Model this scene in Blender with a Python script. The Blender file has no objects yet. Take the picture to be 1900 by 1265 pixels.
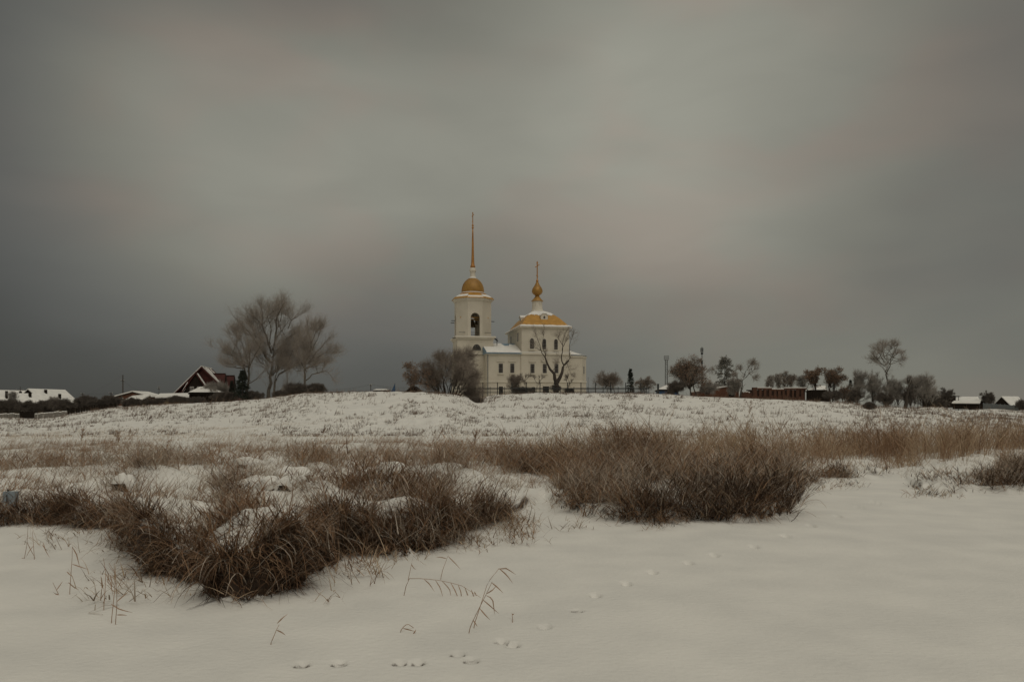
import bpy, math, random
import numpy as np
from mathutils import Vector, Matrix

random.seed(7)
F, H, HZ, CX = 1478.0, 2.2, 765.0, 950.0       # focal length (photo px), eye height, horizon row, centre column
scene = bpy.context.scene
COL = scene.collection
R = math.radians

def at(px, py, Y):
    return ((px - CX) / F * Y, Y, H + (HZ - py) / F * Y)

# ------------------------------------------------------------------ noise
def _hash(i, j, s):
    v = np.sin(i * 127.1 + j * 311.7 + s * 74.7) * 43758.5453
    return v - np.floor(v)
def vnoise(x, y, s=0):
    xi, yi = np.floor(x), np.floor(y)
    fx, fy = x - xi, y - yi
    fx, fy = fx * fx * (3 - 2 * fx), fy * fy * (3 - 2 * fy)
    a, b = _hash(xi, yi, s), _hash(xi + 1, yi, s)
    c, d = _hash(xi, yi + 1, s), _hash(xi + 1, yi + 1, s)
    return (a + (b - a) * fx) * (1 - fy) + (c + (d - c) * fx) * fy
def fbm(x, y, o=3, s=0):
    v, a, t = 0, 1.0, 0
    for k in range(o):
        v = v + a * vnoise(x * 2 ** k, y * 2 ** k, s + k * 13); t += a; a *= .5
    return v / t
def sstep(t):
    t = np.clip(t, 0, 1); return t * t * (3 - 2 * t)

# ------------------------------------------------------------------ materials
MATS = {}
def pm(name, c1, c2=None, scale=4.0, rough=.9, metal=0.0, bump=0.0, bscale=20, island=False, detail=4, spec=.3, stretch=None):
    m = bpy.data.materials.new(name); m.use_nodes = True
    nt = m.node_tree; N, L = nt.nodes, nt.links
    b = N['Principled BSDF']
    b.inputs['Roughness'].default_value = rough; b.inputs['Metallic'].default_value = metal
    b.inputs['Specular IOR Level'].default_value = spec
    c2 = c2 or tuple(min(1, x * .8) for x in c1)
    rp = N.new('ShaderNodeValToRGB')
    rp.color_ramp.elements[0].color = (*c1, 1); rp.color_ramp.elements[1].color = (*c2, 1)
    tc = N.new('ShaderNodeTexCoord')
    if island:
        g = N.new('ShaderNodeNewGeometry'); L.new(g.outputs['Random Per Island'], rp.inputs['Fac'])
    else:
        t = N.new('ShaderNodeTexNoise'); t.inputs['Scale'].default_value = scale; t.inputs['Detail'].default_value = detail
        src = tc.outputs['Object']
        if stretch:
            mp = N.new('ShaderNodeMapping'); mp.inputs['Scale'].default_value = stretch
            L.new(src, mp.inputs['Vector']); src = mp.outputs['Vector']
        L.new(src, t.inputs['Vector']); L.new(t.outputs['Fac'], rp.inputs['Fac'])
        rp.color_ramp.elements[0].position = .35; rp.color_ramp.elements[1].position = .65
    L.new(rp.outputs['Color'], b.inputs['Base Color'])
    if bump:
        t2 = N.new('ShaderNodeTexNoise'); t2.inputs['Scale'].default_value = bscale; t2.inputs['Detail'].default_value = 5
        bp = N.new('ShaderNodeBump'); bp.inputs['Strength'].default_value = bump; bp.inputs['Distance'].default_value = .05
        L.new(tc.outputs['Object'], t2.inputs['Vector']); L.new(t2.outputs['Fac'], bp.inputs['Height']); L.new(bp.outputs['Normal'], b.inputs['Normal'])
    MATS[name] = m
    return m

def bare_steep(m, c1, c2):
    nt = m.node_tree; N, L = nt.nodes, nt.links; b = N['Principled BSDF']
    old = b.inputs['Base Color'].links[0].from_socket
    g = N.new('ShaderNodeNewGeometry'); sp = N.new('ShaderNodeSeparateXYZ'); L.new(g.outputs['Normal'], sp.inputs[0])
    mr = N.new('ShaderNodeMapRange'); mr.interpolation_type = 'SMOOTHSTEP'
    for k, v in zip((1, 2, 3, 4), (.52, .74, 0, 1)): mr.inputs[k].default_value = v
    L.new(sp.outputs[2], mr.inputs[0])
    t = N.new('ShaderNodeTexNoise'); t.inputs['Scale'].default_value = 9
    e = N.new('ShaderNodeMix'); e.data_type = 'RGBA'; e.inputs[6].default_value = (*c1, 1); e.inputs[7].default_value = (*c2, 1); L.new(t.outputs['Fac'], e.inputs[0])
    mx = N.new('ShaderNodeMix'); mx.data_type = 'RGBA'; L.new(mr.outputs[0], mx.inputs[0]); L.new(e.outputs[2], mx.inputs[6]); L.new(old, mx.inputs[7])
    L.new(mx.outputs[2], b.inputs['Base Color'])

def brick_mat(name, c1, c2, mortar):
    m = pm(name, c1, c2, 1.2, .95)
    nt = m.node_tree; N, L = nt.nodes, nt.links
    b = N['Principled BSDF']
    bt = N.new('ShaderNodeTexBrick'); bt.inputs['Scale'].default_value = 3.2
    bt.inputs['Color1'].default_value = (*c1, 1); bt.inputs['Color2'].default_value = (*c2, 1); bt.inputs['Mortar'].default_value = (*mortar, 1)
    tc = [n for n in N if n.type == 'TEX_COORD'][0]
    mp = N.new('ShaderNodeMapping'); mp.inputs['Rotation'].default_value = (R(90), 0, 0)
    L.new(tc.outputs['Object'], mp.inputs['Vector']); L.new(mp.outputs['Vector'], bt.inputs['Vector'])
    mx = N.new('ShaderNodeMix'); mx.data_type = 'RGBA'; mx.inputs[0].default_value = .45
    rp = [n for n in N if n.type == 'VALTORGB'][0]
    L.new(rp.outputs['Color'], mx.inputs[6]); L.new(bt.outputs['Color'], mx.inputs[7]); L.new(mx.outputs[2], b.inputs['Base Color'])
    return m

pm('snow', (.80, .78, .73), (.71, .695, .655), .9, .6, 0, .30, 14, detail=8, spec=.25)
bare_steep(MATS['snow'], (.02, .013, .008), (.06, .036, .022))
pm('snow_cap', (.80, .78, .73), (.70, .685, .645), .7, .6, 0, .35, 9, detail=6, spec=.25)
pm('roof_snow', (.80, .78, .74), (.70, .69, .66), 1.2, .7, 0, .3, 6)
pm('plaster', (.60, .55, .455), (.52, .475, .39), .35, .9, 0, .12, 5, detail=6)
pm('plaster_trim', (.64, .595, .50), (.57, .525, .44), .8, .9)
pm('gold_roof', (.50, .265, .055), (.40, .21, .04), 1.1, .5, .25, .1, 3, spec=.4)
pm('gold_dome', (.38, .205, .045), (.27, .14, .03), .7, .5, .3, .05, 3, spec=.5)
pm('gold_spire', (.46, .22, .065), (.36, .165, .05), .9, .45, .4)
pm('glass', (.05, .045, .042), (.10, .09, .082), 1.5, .25, 0, spec=.5)
pm('dark_inside', (.025, .022, .018), (.04, .034, .028), 2)
pm('bell_bronze', (.10, .075, .04), (.16, .12, .06), 4, .45, .7)
pm('blue_roof', (.16, .24, .32), (.22, .30, .36), 2, .5, .3)
pm('iron', (.028, .032, .032), (.05, .05, .048), 6, .6, .4)
pm('grey_steel', (.16, .17, .17), (.22, .225, .22), 4, .5, .5)
pm('pole_wood', (.06, .055, .052), (.10, .09, .08), 5, .9, stretch=(1, 1, .1))
pm('red_roof', (.066, .014, .009), (.038, .010, .007), 1.4, .7)
pm('dark_wood', (.013, .010, .008), (.027, .021, .016), 3, .95, spec=.08, stretch=(6, 6, .6))
pm('grey_wood', (.26, .24, .21), (.14, .13, .115), 3, .95, stretch=(5, 5, .5))
pm('tan_wall', (.22, .165, .105), (.13, .10, .07), 1.5, .95, stretch=(.5, 1, 4))
brick_mat('brick', (.16, .066, .037), (.09, .042, .026), (.15, .11, .09))
brick_mat('ruin_brick', (.115, .05, .03), (.055, .028, .019), (.13, .095, .07))
brick_mat('ruin_shade', (.045, .022, .015), (.03, .017, .012), (.05, .04, .03))  # ruin brick darkened to stand for the shade behind the openings
pm('blue_wall', (.045, .09, .17), (.035, .07, .13), 2, .7)
pm('grey_fence', (.15, .165, .17), (.20, .21, .21), 2, .8)
pm('red_door', (.20, .03, .02), (.14, .025, .018), 2, .8)
pm('white_frame', (.45, .43, .40), (.55, .53, .5), 3)
pm('earth', (.045, .032, .023), (.09, .066, .048), 5, 1, 0, .6, 14)
pm('bark_dark', (.045, .037, .03), (.08, .066, .054), 5, .95, 0, .5, 12)
pm('bark_grey', (.10, .085, .07), (.16, .14, .115), 4, .95, 0, .4, 12)
pm('twig_brown', (.17, .14, .115), (.29, .245, .205), island=True)
pm('twig_pale', (.25, .215, .185), (.39, .34, .295), island=True)
pm('twig_grey', (.27, .245, .22), (.42, .385, .345), island=True)
pm('twig_dark', (.07, .06, .05), (.20, .17, .145), island=True)
pm('twig_frost', (.24, .22, .20), (.36, .34, .31), island=True)
pm('dead_leaf', (.15, .085, .05), (.25, .16, .105), island=True)
pm('needle_dark', (.018, .024, .017), (.045, .05, .036), island=True)
pm('needle_frost', (.12, .115, .10), (.30, .285, .25), island=True)
pm('reed_brown', (.15, .085, .048), (.40, .26, .16), island=True)
pm('reed_dark', (.085, .044, .023), (.25, .148, .085), island=True)
pm('reed_frost', (.20, .145, .10), (.52, .45, .375), island=True)
pm('reed_shade', (.035, .021, .012), (.09, .055, .034), island=True)  # shade between the stalks, put into the blade colour
pm('lone_stem', (.30, .19, .125), (.42, .285, .20), 3)
pm('straw', (.30, .21, .135), (.52, .40, .28), island=True)
pm('weed', (.07, .046, .034), (.25, .175, .125), island=True)
pm('plastic_blue', (.30, .36, .40), (.36, .42, .45), 3, .5)

# ------------------------------------------------------------------ mesh helpers
class MB:
    def __init__(s): s.v, s.f = [], []
    def add(s, V, Fc):
        o = len(s.v); s.v += [tuple(map(float, p)) for p in V]; s.f += [tuple(int(i) + o for i in f) for f in Fc]; return s
    def box(s, x0, x1, y0, y1, z0, z1):
        return s.add([(x0,y0,z0),(x1,y0,z0),(x1,y1,z0),(x0,y1,z0),(x0,y0,z1),(x1,y0,z1),(x1,y1,z1),(x0,y1,z1)],
                     [(0,3,2,1),(4,5,6,7),(0,1,5,4),(1,2,6,5),(2,3,7,6),(3,0,4,7)])
    def bar(s, p, q, r, n=6, r2=None):
        p, q = Vector(p), Vector(q); d = (q - p).normalized()
        a = d.cross(Vector((0,0,1)) if abs(d.z) < .9 else Vector((1,0,0))).normalized(); b = d.cross(a)
        r2 = r if r2 is None else r2
        V = [p + (a*math.cos(2*math.pi*i/n) + b*math.sin(2*math.pi*i/n))*r for i in range(n)] + \
            [q + (a*math.cos(2*math.pi*i/n) + b*math.sin(2*math.pi*i/n))*r2 for i in range(n)]
        return s.add(V, [(i,(i+1)%n,n+(i+1)%n,n+i) for i in range(n)] + [tuple(range(n))[::-1], tuple(range(n,2*n))])
    def lathe(s, prof, c=(0,0), n=24, rot=0.0):
        V, k = [], len(prof)
        for r, z in prof:
            for i in range(n):
                a = 2*math.pi*i/n + rot
                V.append((c[0] + r*math.cos(a), c[1] + r*math.sin(a), z))
        Fc = [(j*n+i, j*n+(i+1)%n, (j+1)*n+(i+1)%n, (j+1)*n+i) for j in range(k-1) for i in range(n)]
        return s.add(V, Fc + [tuple(range(n))[::-1], tuple(range((k-1)*n, k*n))])
    def prism(s, poly, z0, z1):
        n = len(poly)
        return s.add([(x,y,z0) for x,y in poly] + [(x,y,z1) for x,y in poly],
                     [tuple(range(n))[::-1], tuple(range(n,2*n))] + [(i,(i+1)%n,n+(i+1)%n,n+i) for i in range(n)])
    def prof(s, pts, y0, y1):               # outline in x,z pushed through y
        n = len(pts)
        return s.add([(x,y0,z) for x,z in pts] + [(x,y1,z) for x,z in pts],
                     [tuple(range(n)), tuple(range(n,2*n))[::-1]] + [(i,n+i,n+(i+1)%n,(i+1)%n) for i in range(n)])
    def xf(s, M):
        s.v = [tuple(M @ Vector(p)) for p in s.v]; return s
    def join(s, o): return s.add(o.v, o.f)
    def build(s, name, mat, parent=None, off=(0,0,0), smooth=False):
        me = bpy.data.meshes.new(name)
        me.from_pydata([(x-off[0], y-off[1], z-off[2]) for x,y,z in s.v], [], s.f)
        import bmesh
        bm = bmesh.new(); bm.from_mesh(me); bmesh.ops.recalc_face_normals(bm, faces=bm.faces); bm.to_mesh(me); bm.free()
        me.materials.append(MATS[mat])
        if smooth: me.polygons.foreach_set('use_smooth', [True]*len(me.polygons))
        o = bpy.data.objects.new(name, me); COL.objects.link(o)
        if parent: o.parent = parent
        return o

def np_mesh(name, V, Q, mat, parent=None, off=(0,0,0), smooth=False):
    V = np.asarray(V, np.float32).reshape(-1, 3) - np.array(off, np.float32)
    Q = np.asarray(Q, np.int32).reshape(-1, 4)
    me = bpy.data.meshes.new(name)
    me.vertices.add(len(V)); me.vertices.foreach_set('co', V.ravel())
    me.loops.add(Q.size); me.loops.foreach_set('vertex_index', Q.ravel())
    me.polygons.add(len(Q)); me.polygons.foreach_set('loop_start', np.arange(0, Q.size, 4, dtype=np.int32))
    me.polygons.foreach_set('loop_total', np.full(len(Q), 4, np.int32))
    if smooth: me.polygons.foreach_set('use_smooth', np.ones(len(Q), bool))
    me.update(calc_edges=True); me.validate()
    me.materials.append(MATS[mat])
    o = bpy.data.objects.new(name, me); COL.objects.link(o)
    if parent: o.parent = parent
    return o

def cat(parts):
    Vs, Qs, o = [], [], 0
    for V, Q in parts:
        if len(V) == 0: continue
        Vs.append(V.reshape(-1, 3)); Qs.append(Q.reshape(-1, 4) + o); o += len(Vs[-1])
    return np.concatenate(Vs), np.concatenate(Qs)

def tag(o, label=None, catg=None, group=None, kind=None):
    if label: o['label'] = label
    if catg: o['category'] = catg
    if group: o['group'] = group
    if kind: o['kind'] = kind
    return o
def empty(name, loc, label, catg, group=None, rz=0):
    o = bpy.data.objects.new(name, None); COL.objects.link(o); o.location = loc; o.rotation_euler = (0, 0, rz)
    o.empty_display_size = .2
    return tag(o, label, catg, group)

# ------------------------------------------------------------------ vector growth (trees, reeds)
def nrm(a): return a / np.maximum(np.linalg.norm(a, axis=-1, keepdims=True), 1e-9)
def tubes(C, Rd, S=3):
    N, K, _ = C.shape
    T = nrm(np.gradient(C, axis=1))
    ref = np.where(np.abs(T[..., 2:3]) < .85, np.array([0, 0, 1.]), np.array([1., 0, 0]))
    a = nrm(np.cross(T, ref)); b = np.cross(T, a)
    ph = np.arange(S) * 2 * np.pi / S
    V = C[:, :, None] + Rd[:, :, None, None] * (a[:, :, None] * np.cos(ph)[:, None] + b[:, :, None] * np.sin(ph)[:, None])
    n, k, s = np.meshgrid(np.arange(N), np.arange(K - 1), np.arange(S), indexing='ij')
    i = lambda k_, s_: (n * K + k_) * S + s_ % S
    Q = np.stack([i(k, s), i(k, s + 1), i(k + 1, s + 1), i(k + 1, s)], -1)
    return V.reshape(-1, 3), Q.reshape(-1, 4)
def resample(P, K):
    P = np.asarray(P, float); d = np.r_[0, np.cumsum(np.linalg.norm(np.diff(P, axis=0), axis=1))]
    t = np.linspace(0, d[-1], K)
    return np.stack([np.interp(t, d, P[:, c]) for c in range(3)], 1)
def spawn(rng, C, M, t0, t1, L0, L1, ang, up, K, jit=.12, taper=.5, out=None):
    N, K0, _ = C.shape
    idx = np.repeat(np.arange(N), M); n = len(idx)
    t = rng.uniform(t0, t1, n); f = t * (K0 - 1); k = np.minimum(f.astype(int), K0 - 2); fr = (f - k)[:, None]
    P = C[idx, k] * (1 - fr) + C[idx, k + 1] * fr
    d = nrm(C[idx, k + 1] - C[idx, k])
    r = rng.normal(size=(n, 3))
    if out is not None: r = r * .7 + nrm(P - out) * .8
    perp = nrm(r - (r * d).sum(1, keepdims=True) * d)
    a = rng.uniform(ang * .6, ang * 1.3, n)[:, None]
    dr = nrm(d * np.cos(a) + perp * np.sin(a))
    L = rng.uniform(L0, L1, n) * (1 - taper * (t - t0) / max(t1 - t0, 1e-6))
    pts = [P]
    for q in range(K - 1):
        dr = nrm(dr + np.array([0, 0, up]) + rng.normal(size=(n, 3)) * jit)
        pts.append(pts[-1] + dr * (L / (K - 1))[:, None])
    return np.stack(pts, 1)
def lin(C, r0, r1): return np.broadcast_to(np.linspace(r0, r1, C.shape[1]), C.shape[:2])

def finish_tree(rng, name, label, base, limbs, radii, group, bark, twig, L2, L3, n2, n3, n4=0, up=.08, ang=.75, leaves=0, t0=.25,
                tw=.022, droop=0.0, leafmat='dead_leaf', extra=None, leaf_size=.16, catg='tree'):
    root = empty(name, base, label, catg, group)
    K = 9
    C = np.stack([resample(l, K) for l in limbs])
    amp = np.array([np.linalg.norm(c[-1] - c[0]) for c in C])[:, None, None] * .012
    C[:, 1:] += rng.normal(size=C[:, 1:].shape) * amp
    Rd = np.stack([np.linspace(1, .16, K) ** 1.1 * r * .85 for r in radii])
    V, Q = tubes(C, Rd, 7)
    np_mesh('trunk', V, Q, bark, root, base, True)
    tw = tw * .55; L3 = (L3[0] * 1.15, L3[1] * 1.4); n3 += 2
    parts = []
    ctr = np.array(base) + [0, 0, .35 * (C[..., 2].max() - base[2])]
    c2 = spawn(rng, C, n2, t0, 1, L2[0], L2[1], ang, up, 6, .14, .62, ctr)
    parts.append(tubes(c2, lin(c2, tw * 2.2, tw), 4))
    c3 = spawn(rng, c2, n3, .15, 1, L3[0], L3[1], ang, up - droop, 5, .16, .4)
    parts.append(tubes(c3, lin(c3, tw, tw * .6), 3))
    last = c3
    if n4:
        c4 = spawn(rng, c3, n4, .2, 1, L3[0] * .45, L3[1] * .5, .7, up * .6 - droop, 4, .18, .3)
        parts.append(tubes(c4, lin(c4, tw * .7, tw * .4), 3)); last = c4
    V, Q = cat(parts)
    np_mesh('crown', V, Q, twig, root, base)
    if leaves:
        i = rng.integers(0, len(last), leaves); kk = rng.integers(1, last.shape[1], leaves)
        P = last[i, kk]
        a = nrm(rng.normal(size=(leaves, 3))); b = nrm(np.cross(a, rng.normal(size=(leaves, 3))))
        s = rng.uniform(.5, 1.2, (leaves, 1)) * leaf_size
        V = np.stack([P, P + a * s * .5 + b * s * .35, P + a * s, P + a * s * .5 - b * s * .35], 1)
        np_mesh('foliage', V, np.arange(leaves * 4).reshape(-1, 4), leafmat, root, base)
    return root

def limb_tree(seed, name, label, base_px, Y, limbs_px, depth=.3, fill=None, **kw):
    n_own = len(limbs_px)
    rng = np.random.default_rng(seed)
    base = at(*base_px, Y); limbs, radii = [], []
    m = Y / F
    for pts, r in limbs_px:
        n = len(pts); dy = rng.normal() * depth * np.hypot(pts[-1][0] - pts[0][0], pts[-1][1] - pts[0][1]) * m
        P = [list(at(px, py, Y)) for px, py in pts]
        for k, p in enumerate(P): p[1] += dy * (k / (n - 1)) ** 1.2 if 'side' not in kw else 0
        limbs.append(P); radii.append(r)
    if fill:
        cx, cy, rx, ry, nf = fill; tr = resample(limbs[0], 9)
        for _ in range(nf):
            a, q = rng.uniform(0, 6.283), rng.uniform(.45, 1.0) ** .5
            e = np.array(at(cx + rx * q * math.cos(a), cy - ry * q * math.sin(a), Y)); e[1] += rng.normal() * rx * .5 * m
            src = np.array(limbs[int(rng.integers(0, min(len(limbs), n_own)))], float); src = resample(src, 9)
            ok = src[:, 2] < e[2] - .3
            p = src[np.argmin(np.linalg.norm(src - e, axis=1) + 1e3 * ~ok)] if ok.any() else tr[4]
            limbs.append([p, p * .45 + e * .55 + np.array([0, 0, .08 * np.linalg.norm(e - p)]), e]); radii.append(.05)
    return finish_tree(rng, name, label, base, limbs, radii, **kw)

def auto_tree(seed, name, label, bx, by, Y, cx, cy, rx, ry, nl=9, fork=.25, r0=.2, stems=1, spread=.15, zend=1.0, **kw):
    rng = np.random.default_rng(seed)
    base = np.array(at(bx, by, Y)); m = Y / F
    cen = np.array(at(cx, cy, Y)); rad = np.array([rx * m, (rx + ry) * .5 * m, ry * m])
    limbs, radii = [], []
    for s in range(stems):
        b = base + np.array([rng.uniform(-1, 1) * spread, rng.uniform(-1, 1) * spread, 0]) * (stems > 1)
        off = nrm(rng.normal(size=3)) * rad * (.5 if stems > 1 else .12); off[2] = abs(off[2]) * .6
        top = cen + off + np.array([0, 0, rad[2] * .35])
        mid = b * .5 + top * .5 + rng.normal(size=3) * rad * .08
        mid[:2] = b[:2] * .6 + top[:2] * .4
        trunk = resample([b, mid, top], 9); limbs.append(trunk); radii.append(r0 / (stems ** .4))
        for k in range(nl):
            u = rng.uniform(fork, .8); f = u * 8; i = min(int(f), 7); p = trunk[i] * (1 - f + i) + trunk[i + 1] * (f - i)
            d = nrm(rng.normal(size=3)); d[2] = d[2] * .8 + .25
            q = cen + nrm(d) * rad * rng.uniform(.42, 1.0)
            q[2] = max(q[2], p[2] + rad[2] * .02)
            md = p * .5 + q * .5 + np.array([0, 0, .12 * np.linalg.norm(q - p)]) + rng.normal(size=3) * rad * .06
            limbs.append([p, md, q]); radii.append(r0 / (stems ** .4) * (1 - u) * .75 + .025)
    sc = (rx + ry) * .5 * m
    kw.setdefault('L2', (sc * .3, sc * .6)); kw.setdefault('L3', (sc * .15, sc * .32))
    return finish_tree(rng, name, label, tuple(base), limbs, radii, **kw)

def conifer(seed, name, label, bx, by, ty, Y, wpx, group, mat='needle_dark', gap=0.0, n=150, crown0=.06, power=.9, droop=-.12):
    rng = np.random.default_rng(seed)
    base = np.array(at(bx, by, Y)); h = (by - ty) * Y / F; w = wpx * .5 * Y / F
    root = empty(name, tuple(base), label, 'tree', group)
    tr = resample([base, base + [0, 0, h * .97]], 8)[None]
    V, Q = tubes(tr, lin(tr, .02 * h + .03, .012), 6); np_mesh('trunk', V, Q, 'bark_dark', root, tuple(base), True)
    t = rng.uniform(crown0, 1, n) ** .85
    az = rng.uniform(0, 2 * np.pi, n)
    clump = .75 + .5 * _hash(np.floor(az * 1.3), np.floor(t * 9), seed)
    L = (w * (1 - t) ** power + .03 * h) * clump * rng.uniform(.75, 1.1, n)
    P = base + np.stack([0 * t, 0 * t, t * h], 1)
    K = 5; dr = np.stack([np.cos(az), np.sin(az), np.full(n, .25)], 1); pts = [P]
    for k in range(K - 1):
        dr = nrm(dr + np.array([0, 0, droop]) + rng.normal(size=(n, 3)) * .06); pts.append(pts[-1] + dr * (L / (K - 1))[:, None])
    C = np.stack(pts, 1)
    parts = [tubes(C, lin(C, .02, .008), 3)]
    s = spawn(rng, C, 9, .15, 1, w * .14, w * .34, .8, -.1, 3, .1, .3)
    parts.append(tubes(s, lin(s, .035 + .006 * w, .012), 3))
    s2 = spawn(rng, s, 3, .1, 1, w * .06, w * .14, .8, -.05, 2, .1, .3)
    parts.append(tubes(s2, lin(s2, .03 + .004 * w, .01), 3))
    V, Q = cat(parts); np_mesh('crown', V, Q, mat, root, tuple(base))
    return root

def blades(rng, P, L, az, lean, bend, W, segs):
    N = len(P)
    L = np.broadcast_to(L, N); lean = np.broadcast_to(lean, N); bend = np.broadcast_to(bend, N); W = np.broadcast_to(W, N)
    fa = rng.uniform(0, np.pi, N); wv = np.stack([np.cos(fa), np.sin(fa), np.zeros(N)], 1)
    c = P.copy(); rows, Cs = [], []
    for k in range(segs + 1):
        w = (W * (1 - .85 * (k / segs) ** 1.5) * .5)[:, None]
        rows.append(np.stack([c - wv * w, c + wv * w], 1)); Cs.append(c)
        a = lean + bend * ((k + .5) / segs) ** 1.3
        c = c + np.stack([np.sin(a) * np.cos(az), np.sin(a) * np.sin(az), np.cos(a)], 1) * (L / segs)[:, None]
    V = np.stack(rows, 1)                                    # N, segs+1, 2, 3
    n, k = np.meshgrid(np.arange(N), np.arange(segs), indexing='ij'); b = (n * (segs + 1) + k) * 2
    Q = np.stack([b, b + 1, b + 3, b + 2], -1)
    return V.reshape(-1, 3), Q.reshape(-1, 4), np.stack(Cs, 1)

# ------------------------------------------------------------------ terrain
SH = np.array([(-900,950),(-300,970),(0,977),(100,968),(210,985),(260,1045),(330,1085),(430,1110),(520,1097),(600,1062),(650,1025),(720,1030),(800,1022),
    (860,985),(940,962),(985,935),(1010,925),(1080,955),(1180,972),(1290,965),(1400,966),(1465,954),(1490,918),(1560,896),(1650,886),(1680,890),(1712,916),(1900,916),(2800,925)], float)
CR = np.array([(-900,782,110),(0,779,110),(60,782,108),(100,779,108),(130,771,112),(200,759,112),(300,751,115),(420,746,112),(500,739,105),(560,731,98),(620,729,95),(740,727,92),(800,729,92),(845,733,95),
    (885,742,106),(915,733,118),(1000,729,120),(1100,729,120),(1230,731,118),(1300,736,115),(1400,740,112),(1500,744,110),(1580,749,108),(1612,757,108),(1640,757,108),(1700,760,110),(1745,757,112),(1775,767,114),(1810,764,115),(1850,762,118),(1900,768,120),(2800,770,120)], float)
TRACK = [(560,1231),(629,1229),(742,1228),(774,1228),(849,1212),(874,1224),(930,1188),(951,1195),(1010,1161),(1071,1131),(1104,1102),(1162,1080),(1210,1060),(1277,1043),(1325,1029),(1399,1014),(1458,994),(1505,974),(1554,957),(1594,941),(1624,931)]
def tinfo(X, Y):
    rad = np.hypot(X, Y); a = np.arctan2(X, Y)
    ac = np.clip(a, -R(52), R(52))
    px = CX + F * np.tan(ac)
    D = np.where(np.abs(a) < R(52), Y, rad * np.cos(R(52)))
    fade = 1 - sstep((np.abs(a) - R(75)) / R(35))
    return px, np.maximum(D, .01), fade
def shore(px, X, Y):
    s = F * H / (np.interp(px, SH[:, 0], SH[:, 1]) - HZ)
    return s + (fbm(X * 1.3, Y * 1.3, 3, 5) - .5) * 1.3 + (fbm(X * 4.5, Y * 3.0, 2, 6) - .5) * .35
HB_PX = np.array([(-900,.3),(0,.33),(200,.36),(260,.52),(430,.58),(600,.55),(700,.52),(860,.46),(930,.22),(985,.10),(1010,.14),(1080,.2),(1300,.26),(1460,.28),(1500,.12),(1640,.10),(1670,.03),(1725,.03),(1760,.18),(1900,.25),(2800,.2)], float)
def ground(X, Y):
    X, Y = np.asarray(X, float), np.asarray(Y, float)
    px, D, fade = tinfo(X, Y)
    Ds = shore(px, X, Y)
    zc_D = np.interp(px, CR[:, 0], CR[:, 2]); zc = H + (HZ - np.interp(px, CR[:, 0], CR[:, 1])) / F * zc_D
    hb = np.interp(px, HB_PX[:, 0], HB_PX[:, 1]) * (.45 + .95 * vnoise(X * 1.1, Y * .8, 7))
    bank = hb * sstep((D - Ds) / np.where(hb > .3, .24, .5))
    marsh = sstep((D - Ds) / 1.5) * (1 - sstep((D - 44) / 14))
    bumps = ((fbm(X * .55, Y * .55, 3, 11) - .42) * .55 + (np.abs(fbm(X * 1.9, Y * 1.9, 2, 31) - .5)) * .22) * marsh
    mead = (.5 - hb) * sstep((D - Ds - 2) / 25)
    zf = .5
    t = np.clip((D - 60) / (zc_D - 60), 0, 1)
    s = .35 * t + .65 * sstep(t)
    slope = (zc - zf) * s
    rough = sstep((D - 58) / 12) * (1 - sstep((D - 150) / 40))
    big = np.exp(-((px - 720) / 190) ** 2)
    slope = slope + rough * ((fbm(X * .22, Y * .22, 4, 41) - .5) * (.35 + .9 * big) * np.sin(np.pi * np.clip(t, 0, 1)) + (fbm(X * .9, Y * .9, 2, 51) - .5) * (.16 + .22 * big) + (fbm(X * .05, Y * .3, 2, 57) - .5) * .2 * (t < 1))
    right = sstep((px - 1590) / 60) * sstep((D - 70) / 10) * (1 - sstep((D - 119) / 6))
    slope = slope + right * (fbm(X * .3, Y * .22, 3, 61) - .5) * .7
    plat = np.clip(D - zc_D, 0, 25) * .016
    far = sstep((D - 230) / 120)
    z = (bank + bumps + mead + slope + plat)
    z = z * (1 - far) + far * (.4 + 1.2 * fbm(X * .004, Y * .004, 2, 71))
    z = z * fade
    lake = np.clip(1 - (D - Ds) / .6, 0, 1)
    z = z + lake * ((fbm(X * .35, Y * .2, 3, 81) - .5) * .035 + (fbm(X * 1.4, Y * 1.1, 2, 83) - .5) * .010)
    # the slope of the near shore under the photographer's feet
    z = z + .0 * fade
    near = (D < 24) & (D > 5)
    for i, (tx, ty) in enumerate(TRACK):
        d0 = F * H / (ty - HZ); x0 = (tx - CX) / F * d0
        k = 1.0 if d0 < 9 else .7
        e = ((X - x0) / .066) ** 2 + ((Y - d0) / (.066 + .0016 * d0 * d0 * (d0 > 9) * .3)) ** 2
        z = np.where(near, z - (.10 * k) * np.exp(-e * e), z)
    return z
def solve_D(px, py):
    D = np.linspace(5.5, 62, 2400); X = (px - CX) / F * D
    row = HZ - (ground(X, D) - H) / D * F
    k = np.argmax(row <= py)
    return float(D[k])
def gz(px, py_or_D, isD=True):
    D = py_or_D; X = (px - CX) / F * D
    return float(ground(np.array([X]), np.array([D]))[0])

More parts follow.
